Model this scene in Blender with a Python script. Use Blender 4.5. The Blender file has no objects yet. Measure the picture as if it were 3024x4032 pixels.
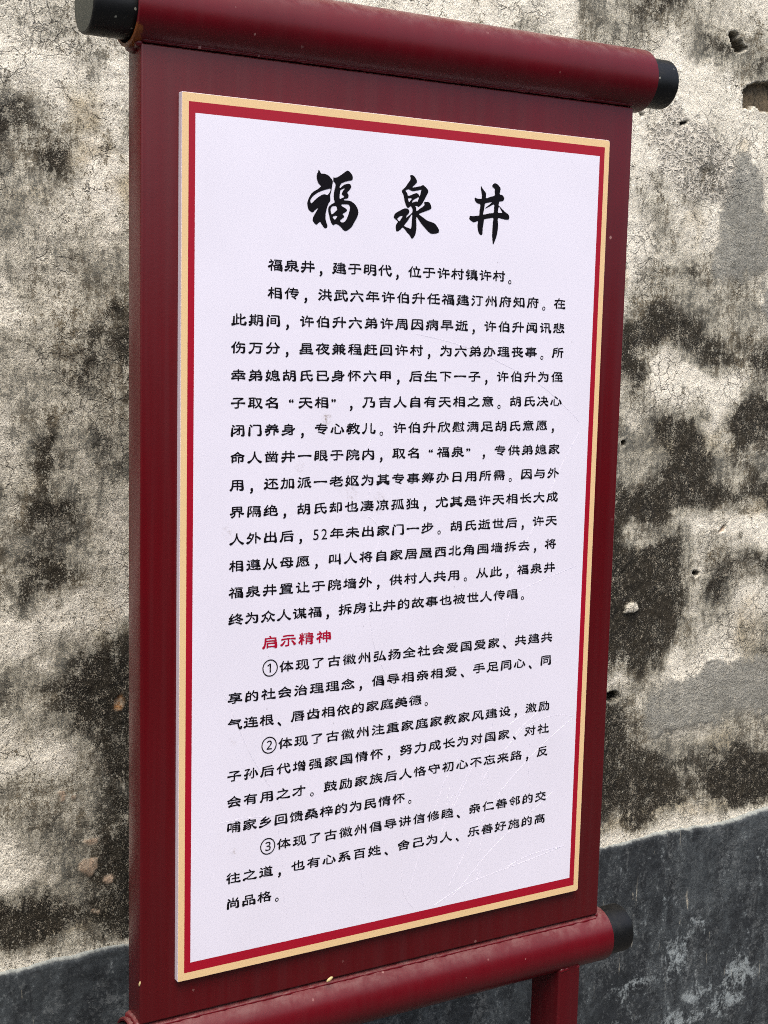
import bpy, bmesh, math, random
import numpy as np
from mathutils import Matrix, Vector, noise as mnoise
from mathutils.geometry import delaunay_2d_cdt

# ------------------------------------------------------------------ camera, world, sun, exposure
scene = bpy.context.scene
COL = scene.collection
Z0 = 0.85                       # height of the plate's lower edge above the ground

cam_d = bpy.data.cameras.new("camera")
cam_d.sensor_fit = 'HORIZONTAL'
cam_d.sensor_width = 36.0
cam_d.lens = 36.0 * 5506.448 / 3024.0
cam_d.clip_start = 0.05
cam_d.clip_end = 500.0
cam = bpy.data.objects.new("camera", cam_d)
COL.objects.link(cam)
cam.matrix_world = (Matrix.Translation((-0.58927, -1.44114, 0.75127 + Z0))
                    @ Matrix.Rotation(-0.53643, 4, 'Z')
                    @ Matrix.Rotation(1.44260, 4, 'X')
                    @ Matrix.Rotation(0.02369, 4, 'Z'))
scene.camera = cam

SUN_ELEV, SUN_AZ = 62.0, 205.0   # azimuth clockwise from +Y, the sun stands in front of the sign
world = bpy.data.worlds.new("World")
scene.world = world
world.use_nodes = True
wn = world.node_tree
bg = wn.nodes["Background"]
sky = wn.nodes.new("ShaderNodeTexSky")
sky.sky_type = 'NISHITA'
sky.sun_disc = False
sky.sun_elevation = math.radians(SUN_ELEV)
sky.sun_rotation = math.radians(SUN_AZ)
sky.air_density = 1.0
sky.dust_density = 6.0
sky.ozone_density = 1.0
wn.links.new(sky.outputs[0], bg.inputs[0])
bg.inputs[1].default_value = 0.12

sun_d = bpy.data.lights.new("sun", 'SUN')
sun_d.energy = 1.2
sun_d.angle = math.radians(40)
sun_d.color = (1.0, 0.96, 0.9)
sun = bpy.data.objects.new("sun", sun_d)
COL.objects.link(sun)
az, el = math.radians(SUN_AZ), math.radians(SUN_ELEV)
sdir = Vector((math.sin(az) * math.cos(el), math.cos(az) * math.cos(el), math.sin(el)))
sun.rotation_euler = sdir.to_track_quat('Z', 'Y').to_euler()
sun.location = sdir * 8

scene.view_settings.view_transform = 'Standard'
scene.view_settings.look = 'None'
scene.view_settings.gamma = 1.0
scene.view_settings.exposure = 1.0
scene.cycles.filter_width = 1.0
scene.cycles.use_denoising = False      # keeps the fine grain of the plaster

random.seed(7)
rng = np.random.default_rng(11)

# outlines of the three brushed heading characters, in 0.01 mm on the plate (x, z)
HEAD = [
 [[(16578,178122),(16743,177939),(16909,177711),(17330,177721),(17787,177599),(18119,177343),(18386,177053),(18423,176859),(18335,176402),(18247,175889),(18187,175660),(18109,175316),(18139,174811),(17950,174516),(17794,174167),(17672,173765),(17582,173364),(17561,172798),(17668,172352),(17819,172022),(17778,171764),(17585,171657),(17354,171768),(17121,172038),(16987,172199),(16887,172334),(16662,172208),(16439,172009),(16211,172097),(15947,172391),(15910,172614),(16064,172989),(16315,173398),(16566,173807),(16469,173801),(16182,173586),(15896,173343),(15604,173437),(15343,173673),(15205,174168),(15231,174505),(15446,175023),(15728,175433),(16013,175677),(16459,175932),(16778,176179),(16891,176327),(16575,176612),(16407,176936),(16336,177266),(16362,177603),(16486,177836)],
  [(18079,176131),(18147,175995),(18023,175705),(17768,175406),(17377,175446),(16989,175324),(16542,175041),(16096,174675),(15748,174343),(15618,174447),(15594,174697),(15831,175049),(16212,175383),(16723,175670),(17238,175886),(17690,176019)],
  [(18508,177456),(18641,177370),(18966,177462),(19420,177722),(19874,178038),(20297,178297),(20598,178178),(20869,177916),(20988,177670),(20950,177299),(20489,177180),(20029,177033),(19572,176830),(19348,176531),(19354,176278),(19645,176496),(19970,176718),(20563,176845),(20799,176664),(20805,176409),(20515,176048),(20321,175836),(20492,175592),(20466,175307),(20270,175169),(19941,175073),(19978,174933),(20408,174951),(20874,174879),(21279,174650),(21621,174301),(21798,173912),(21826,173571),(21650,173103),(21297,172509),(21008,172035),(20616,171698),(20188,171503),(19887,171628),(19617,171870),(19348,172082),(19016,172205),(18785,172203),(18591,172078),(18391,172225),(18186,172609),(18046,173054),(17903,173610),(17896,173948),(18086,174243),(18441,174464),(18700,174650),(18614,174955),(18567,175347),(18621,175859),(18717,176261),(18790,176548),(18719,176768),(18585,176927),(18466,176975),(18481,177201)],
  [(19980,176294),(19820,176056),(19629,175760),(19633,175562),(19867,175436),(19884,175296),(19609,175164),(19381,175052),(19328,175343),(19366,175741),(19425,176028),(19718,176207)],
  [(18447,174182),(18840,174235),(19008,174076),(19014,173793),(18788,173581),(18466,173306),(18301,173352),(18194,173798),(18255,174000)],
  [(18537,173055),(19027,173170),(19012,172971),(18774,172701),(18541,172886)],
  [(19560,174424),(20020,174510),(20484,174512),(20688,174326),(20684,173899),(20542,173434),(20354,172967),(20065,172551),(19703,172444),(19435,172627),(19727,172872),(19954,173057),(19951,173199),(19782,173330),(19813,173446),(20107,173607),(20302,173761),(20299,173931),(20096,174089),(19763,174210)]],
 [[(28721,178369),(28896,178447),(29193,178405),(29437,178201),(29655,177872),(29662,177650),(29403,177384),(29057,177063),(29471,177092),(29885,177196),(30240,177281),(30505,177414),(30717,177330),(31024,177104),(31273,176848),(31269,176599),(31052,176235),(30769,175719),(30484,175252),(30135,174931),(29988,174862),(29777,174933),(29538,174932),(29665,174702),(29723,174358),(30144,174633),(30759,175071),(30747,175443),(31016,175496),(31376,175510),(31562,175372),(31754,175035),(31773,174812),(31526,174621),(30991,174413),(30516,174233),(30073,174056),(30166,173938),(30654,173668),(31328,173309),(31814,173213),(32304,173041),(32616,172783),(32903,172397),(32943,172097),(32705,171933),(32222,171856),(31798,171858),(31367,172110),(30809,172579),(30314,173049),(30003,173430),(29727,173662),(29721,173263),(29763,172519),(29718,172018),(29585,171511),(29268,171145),(29058,171209),(28871,171473),(28444,171847),(27897,172337),(27551,172070),(27175,171836),(26996,171915),(26897,172305),(26947,172604),(27171,172988),(26871,173217),(26631,173400),(26653,173672),(26850,173931),(27370,174234),(27892,174490),(28304,174565),(28603,174461),(28728,174246),(28617,173991),(28388,173729),(28335,173503),(28625,173719),(29116,174146),(29164,174521),(29009,174759),(28887,174860),(28597,174658),(28388,174719),(28202,175004),(28010,175485),(27875,176067),(27660,176397),(27624,176592),(27825,176778),(28112,177020),(28452,177488),(28792,177981)],
  [(28125,176602),(28532,176794),(28832,176676),(29248,176631),(29780,176743),(30284,176843),(30234,176527),(30098,176096),(29942,176308),(29611,176424),(29082,176224),(28525,176038),(28368,176348)],
  [(30001,175975),(29931,175712),(29820,175447),(29641,175470),(29287,175362),(29040,175296),(29221,175566),(29571,175797)],
  [(28534,175742),(29025,175760),(28866,175542),(28665,175321),(28572,175473)],
  [(29105,173947),(29103,173227),(29024,172302),(28667,172332),(28069,172521),(28181,172725),(28638,173298)],
  [(27798,173693),(27688,173439),(27376,173035),(27134,173257),(27188,173409),(27447,173597)]],
 [[(38856,177874),(39010,177673),(39253,177430),(39528,177165),(39597,176886),(39612,176508),(40222,176715),(40834,176899),(40845,177352),(40818,177730),(40528,177875),(40461,178084),(40659,178288),(40892,178376),(41221,178281),(41527,178042),(41704,177793),(41670,177457),(41626,177096),(41986,177026),(42263,176806),(42302,176593),(42162,176369),(41898,176280),(41574,176210),(41524,175969),(41516,175739),(41656,175667),(42240,175226),(42609,174985),(42945,174814),(43136,174562),(43148,174298),(42944,174142),(42525,174141),(41985,174204),(41448,174220),(41505,173577),(41493,172857),(41356,172130),(41087,171444),(40883,171049),(40757,171523),(40669,172236),(40695,173051),(40727,173722),(40767,174202),(40149,174141),(39449,173970),(39397,173786),(39326,173354),(39257,172874),(39235,172253),(39141,172105),(38936,172094),(38724,172273),(38530,172737),(38479,173305),(38510,173710),(38003,173538),(37710,173591),(37294,173850),(37256,174084),(37365,174257),(37656,174251),(38090,174301),(38641,174406),(38706,174979),(38795,175695),(38382,175810),(38022,176070),(37924,176347),(38007,176470),(38243,176392),(38593,176368),(38931,176414),(38972,176843),(38847,177354),(38786,177728)],
  [(39491,175859),(39956,176008),(40483,176081),(40255,175885),(39855,175574),(39513,175315),(39689,175326),(40209,175573),(40788,175849),(40834,175447),(40770,174847),(40125,174735),(39280,174540),(39349,175019),(39416,175546)],
  [(41539,175611),(41629,175584),(41851,175273),(42074,174928),(41658,174888),(41443,174913),(41477,175393)]],
]
# fine scratches in the white print: (width, points)
SCRATCH = [
 (1.0,[(38549,106947),(36144,103812),(35534,102167),(34003,98353),(32486,94259),(31156,89560)]),
 (1.3,[(42939,108252),(40779,106350),(38864,102974),(37277,100153),(35877,97024)]),
 (0.8,[(40889,107939),(40160,104684),(38253,101169),(37616,100100)]),
 (1.0,[(48504,109453),(45610,106868),(42595,103894),(41803,102096)]),
 (1.1,[(56327,109530),(50990,106145),(45819,101942),(42477,98148),(39551,93599),(37148,89445)]),
 (1.1,[(53487,99737),(49241,97059),(44392,93950),(41026,90955),(37708,88003)]),
 (0.9,[(55733,91842),(49883,90868),(42805,89879),(39372,89174),(35027,87488)]),
 (0.9,[(55735,91811),(50757,91631),(47006,90774),(46493,90260)]),
 (3.0,[(47093,90834),(46493,90260)]),
 (1.5,[(29083,110494),(29934,103305),(30069,93245),(30495,89832),(31952,87652)]),
 (0.9,[(49324,107115),(49315,103376),(50137,97219),(50587,93341)]),
 (0.8,[(42781,103573),(42755,99883),(42089,94793),(41712,91129),(41595,89653),(42400,91303)]),
 (1.0,[(37010,102959),(36507,100565),(37556,101786),(37902,101515)]),
 (1.0,[(48510,109304),(51709,110098),(54443,110214),(56320,109683)]),
 (0.9,[(45498,125809),(44639,121560),(44013,115829),(43210,110093),(42634,107240),(41769,102958)]),
 (0.8,[(52369,111486),(48259,110939),(45491,109658)]),
 (0.8,[(50752,111231),(47288,108839),(45617,106692)]),
 (0.8,[(55427,147779),(52781,143540),(50993,140021),(48718,135828),(46297,131388),(44882,128051)]),
 (0.7,[(55999,130183),(49940,128550),(46131,127241),(44096,126250)]),
 (1.0,[(24368,147688),(23288,145681),(22308,142826),(22121,141257)]),
 (1.3,[(25966,144758),(24873,142873),(23874,140397)]),
 (3.0,[(24005,138205),(24699,137840),(25329,137142)]),
 (1.0,[(25980,135771),(25114,133675),(24553,131697),(24412,128207),(24727,124932),(25590,121445),(27739,117089),(28631,113508),(29233,109224)]),
 (0.7,[(21219,138270),(20765,131951),(20766,125279)]),
 (0.9,[(5086,119557),(6636,116004),(9076,110693),(11263,106913)]),
 (1.1,[(9509,109988),(12893,104123),(12644,101451),(13293,97247),(13506,93085),(14074,89859)]),
 (0.8,[(22250,106822),(23380,98266),(24636,91663),(25527,87621)]),
 (0.8,[(4960,103254),(8459,103350),(12330,102994)]),
 (0.6,[(30113,159971),(36814,158632),(43511,156274),(48749,153949),(53308,150841),(55358,149111)]),
]
# stains on the wall: (x, z, radius x, radius z, strength) in metres
SOOT = [(-0.037,1.844,0.047,0.024,0.5),(0.013,1.818,0.049,0.034,0.5),(-0.049,1.861,0.025,0.012,0.4),(-0.056,1.807,0.025,0.024,0.3),(0.091,1.641,0.065,0.084,0.42),(0.064,1.602,0.04,0.032,0.3),(0.025,1.689,0.066,0.05,0.18),(-0.032,1.699,0.051,0.037,0.15),(-0.015,1.436,0.025,0.032,0.95),(-0.034,1.456,0.023,0.019,0.4),(0.001,1.41,0.016,0.019,0.7),(-0.004,1.372,0.009,0.039,0.75),(0.003,1.32,0.037,0.016,1.0),(0.023,1.312,0.034,0.013,0.5),(0.057,1.454,0.041,0.052,0.35),(0.081,1.395,0.041,0.04,0.3),(-0.003,1.268,0.074,0.036,0.6),(-0.03,1.224,0.046,0.026,0.55),(0.03,1.239,0.041,0.033,0.4),(0.057,1.31,0.062,0.026,0.1),(0.084,1.12,0.071,0.041,1.0),(0.029,1.112,0.041,0.027,0.75),(0.002,1.142,0.04,0.017,0.5),(0.105,1.07,0.043,0.035,0.9),(0.022,1.079,0.041,0.017,0.5),(-0.063,1.135,0.026,0.026,0.4),(0.056,1.177,0.041,0.013,0.3),(-0.039,1.003,0.047,0.019,0.7),(0.056,0.993,0.085,0.025,0.8),(0.021,0.957,0.076,0.024,0.65),(0.091,0.933,0.05,0.042,0.85),(0.098,0.868,0.043,0.064,1.0),(0.048,0.87,0.042,0.042,0.5),(-0.033,0.835,0.089,0.025,1.0),(0.055,0.805,0.057,0.042,0.9),(0.101,0.79,0.029,0.043,1.1),(0.001,0.898,0.069,0.021,0.35),(-0.059,0.888,0.026,0.014,0.2),(1.043,2.127,0.126,0.03,0.55),(0.964,2.091,0.091,0.03,0.35),(0.87,2.116,0.038,0.051,0.9),(0.79,2.12,0.056,0.029,0.35),(1.204,2.104,0.146,0.039,0.65),(1.274,2.065,0.092,0.032,0.45),(1.143,2.043,0.065,0.023,0.4),(0.572,2.091,0.173,0.02,0.2),(1.188,2.173,0.133,0.023,0.3),(1.185,1.908,0.033,0.022,0.6),(1.144,1.877,0.066,0.024,0.3),(1.026,1.903,0.041,0.012,0.35),(1.085,1.786,0.108,0.024,0.15),(1.06,1.689,0.086,0.024,0.5),(1.168,1.677,0.09,0.033,0.45),(1.238,1.638,0.034,0.042,0.4),(1.063,1.633,0.108,0.036,0.95),(1.002,1.6,0.042,0.032,0.7),(1.173,1.611,0.079,0.025,0.7),(1.315,1.614,0.071,0.034,0.85),(0.984,1.568,0.021,0.04,0.4),(1.078,1.561,0.032,0.041,0.7),(1.232,1.571,0.069,0.025,0.4),(1.009,1.488,0.047,0.032,0.8),(1.106,1.463,0.066,0.033,0.7),(1.193,1.479,0.08,0.05,0.9),(1.153,1.412,0.125,0.067,0.95),(1.231,1.428,0.058,0.051,0.6),(1.344,1.469,0.054,0.069,0.95),(1.302,1.401,0.072,0.043,0.6),(1.013,1.415,0.064,0.057,0.7),(1.038,1.358,0.086,0.05,1.0),(1.135,1.346,0.101,0.034,0.9),(1.294,1.358,0.059,0.026,0.8),(1.02,1.292,0.053,0.05,0.8),(1.093,1.154,0.124,0.068,1.0),(1.026,1.201,0.065,0.076,0.9),(1.224,1.205,0.106,0.044,0.85),(1.329,1.208,0.098,0.027,0.75),(1.152,1.09,0.103,0.07,0.95),(1.066,1.063,0.1,0.052,1.0),(1.253,1.125,0.059,0.053,0.5),(1.346,1.145,0.074,0.054,0.35),(1.036,1.023,0.055,0.034,0.5),(1.198,1.25,0.034,0.03,0.7),(1.393,1.015,0.031,0.046,0.6),(1.033,0.896,0.066,0.061,0.95),(1.069,0.821,0.101,0.062,1.0),(1.184,0.778,0.106,0.045,1.0),(1.265,0.793,0.097,0.041,0.85),(1.374,0.787,0.102,0.066,1.1),(1.406,0.848,0.051,0.047,1.0),(1.304,0.742,0.112,0.028,0.9),(1.145,0.864,0.069,0.027,0.7),(1.018,0.777,0.044,0.026,0.5)]
LIMEWASH = [(1.155,1.545,0.095,0.058,1.1),(1.088,1.577,0.065,0.032,0.8),(1.269,1.529,0.07,0.051,0.9),(1.286,1.461,0.041,0.06,0.6),(1.011,1.544,0.037,0.036,1.0),(1.313,1.563,0.047,0.026,0.5),(1.039,1.504,0.042,0.024,0.6),(1.31,1.301,0.134,0.028,1.1),(1.185,1.276,0.08,0.024,1.0),(1.085,1.281,0.055,0.022,0.9),(1.337,1.26,0.085,0.022,0.8),(1.119,1.254,0.033,0.025,0.5),(1.048,0.992,0.066,0.03,1.1),(1.157,1.011,0.104,0.031,1.0),(1.26,1.027,0.072,0.027,0.7),(1.375,1.08,0.062,0.073,0.5),(1.018,0.957,0.032,0.017,0.9),(1.105,0.956,0.068,0.013,0.9),(-0.038,1.046,0.074,0.025,0.9),(0.035,1.057,0.062,0.02,0.7),(-0.065,0.956,0.026,0.04,0.8),(-0.019,0.922,0.068,0.02,0.5),(-0.059,0.901,0.033,0.02,0.8),(-0.037,1.192,0.053,0.026,0.8),(0.043,1.192,0.041,0.027,0.5),(-0.011,1.15,0.033,0.013,0.5),(-0.051,1.101,0.039,0.02,0.5),(0.057,1.35,0.048,0.02,0.7),(-0.035,1.36,0.039,0.019,0.4),(0.078,1.805,0.04,0.063,0.5),(0.038,1.665,0.026,0.025,0.3),(-0.043,1.904,0.037,0.024,0.5),(0.059,1.926,0.053,0.037,0.4),(1.032,0.722,0.066,0.025,1.2),(1.085,0.744,0.034,0.027,1.0),(1.307,0.7,0.138,0.015,1.0),(1.189,0.71,0.059,0.016,0.9),(1.417,0.716,0.051,0.013,0.9),(-0.041,0.757,0.054,0.015,1.0),(0.02,0.759,0.042,0.017,0.9),(-0.054,0.791,0.02,0.014,0.5),(0.062,0.744,0.05,0.009,0.8),(1.112,0.753,0.017,0.018,0.9)]
CEMENT = [(1.282,1.813,0.058,0.091,1.3),(1.254,1.877,0.034,0.049,0.7),(1.23,1.745,0.034,0.033,0.5),(1.22,0.925,0.132,0.054,1.2),(1.299,0.97,0.098,0.041,1.0),(1.387,0.933,0.063,0.056,0.8),(1.165,0.896,0.07,0.036,0.7),(1.345,1.683,0.014,0.051,0.8)]
OCHRE = [(0.052,1.834,0.04,0.019,0.7),(0.078,1.641,0.013,0.013,0.3),(0.112,1.782,0.02,0.032,0.8),(-0.055,1.297,0.026,0.019,0.3),(-0.031,1.784,0.051,0.018,0.5),(0.084,1.181,0.042,0.054,0.6),(-0.058,1.022,0.039,0.04,0.5),(0.046,1.882,0.039,0.037,0.8),(0.997,1.687,0.021,0.031,1.0),(1.137,1.813,0.022,0.072,0.6),(1.16,1.79,0.022,0.048,0.5),(1.273,1.935,0.023,0.032,0.8),(1.186,1.42,0.138,0.068,0.8),(1.352,1.064,0.074,0.073,0.8),(1.358,1.294,0.074,0.027,0.9),(0.99,1.448,0.016,0.016,1.2),(1.297,0.844,0.073,0.037,0.8),(0.055,0.742,0.146,0.011,1.0),(0.0,0.822,0.041,0.042,0.5),(1.12,0.726,0.365,0.022,0.7),(0.011,1.5,0.101,0.019,0.3),(0.003,1.274,0.007,0.005,1.5),(1.176,0.735,0.07,0.018,0.5),(-0.035,1.392,0.045,0.013,0.4)]
# broken plaster, stuck flakes: (depth, kind, outline in metres)
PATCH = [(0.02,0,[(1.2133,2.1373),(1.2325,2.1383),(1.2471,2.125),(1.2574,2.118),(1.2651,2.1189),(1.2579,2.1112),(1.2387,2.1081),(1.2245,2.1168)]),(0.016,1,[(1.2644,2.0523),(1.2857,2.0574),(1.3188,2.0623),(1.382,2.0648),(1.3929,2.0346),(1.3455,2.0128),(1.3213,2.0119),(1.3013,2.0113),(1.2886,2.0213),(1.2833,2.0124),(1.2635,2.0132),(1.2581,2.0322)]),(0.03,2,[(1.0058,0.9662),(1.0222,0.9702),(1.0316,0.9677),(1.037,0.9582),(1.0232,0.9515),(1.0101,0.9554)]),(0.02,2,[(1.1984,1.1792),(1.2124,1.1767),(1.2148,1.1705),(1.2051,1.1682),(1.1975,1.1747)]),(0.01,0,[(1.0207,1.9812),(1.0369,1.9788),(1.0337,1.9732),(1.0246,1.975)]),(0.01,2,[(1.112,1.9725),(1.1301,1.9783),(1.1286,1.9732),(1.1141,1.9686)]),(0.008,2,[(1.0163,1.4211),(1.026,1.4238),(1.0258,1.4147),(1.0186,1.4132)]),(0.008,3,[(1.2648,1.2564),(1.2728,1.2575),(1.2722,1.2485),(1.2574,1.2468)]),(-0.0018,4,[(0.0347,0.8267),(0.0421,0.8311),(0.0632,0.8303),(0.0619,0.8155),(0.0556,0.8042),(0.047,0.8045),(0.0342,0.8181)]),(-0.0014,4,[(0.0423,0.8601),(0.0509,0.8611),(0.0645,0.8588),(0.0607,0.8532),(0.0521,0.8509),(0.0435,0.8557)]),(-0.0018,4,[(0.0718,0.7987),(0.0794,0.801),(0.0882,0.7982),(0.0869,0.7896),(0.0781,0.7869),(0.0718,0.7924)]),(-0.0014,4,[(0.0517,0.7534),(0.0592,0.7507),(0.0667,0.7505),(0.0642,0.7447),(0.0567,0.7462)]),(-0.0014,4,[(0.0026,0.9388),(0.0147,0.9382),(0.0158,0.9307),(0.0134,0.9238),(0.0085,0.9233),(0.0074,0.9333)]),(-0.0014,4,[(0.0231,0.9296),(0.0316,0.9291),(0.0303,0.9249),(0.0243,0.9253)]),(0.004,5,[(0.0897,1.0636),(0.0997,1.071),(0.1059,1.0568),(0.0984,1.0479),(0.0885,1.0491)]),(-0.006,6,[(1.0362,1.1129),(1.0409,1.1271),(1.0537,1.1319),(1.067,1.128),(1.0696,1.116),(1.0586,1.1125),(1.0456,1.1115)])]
BLOOM = [(1.21,0.447,0.029,0.03,1.2),(1.179,0.428,0.025,0.029,0.9),(1.231,0.494,0.021,0.01,0.9),(1.189,0.4,0.029,0.02,0.6),(1.359,0.362,0.035,0.027,1.1),(1.327,0.319,0.039,0.017,1.0),(1.266,0.349,0.034,0.02,0.9),(1.101,0.4,0.048,0.019,0.7),(1.427,0.597,0.018,0.04,0.7),(1.386,0.617,0.026,0.013,0.4),(1.11,0.64,0.04,0.013,0.3),(1.311,0.601,0.009,0.033,0.5),(1.273,0.482,0.008,0.013,0.8),(1.171,0.551,0.033,0.019,0.4),(1.348,0.562,0.052,0.02,0.3),(1.337,0.416,0.035,0.02,0.3),(1.058,0.337,0.079,0.013,0.5),(1.22,0.298,0.128,0.017,0.8),(1.01,0.526,0.0,0.0,0)]
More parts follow.
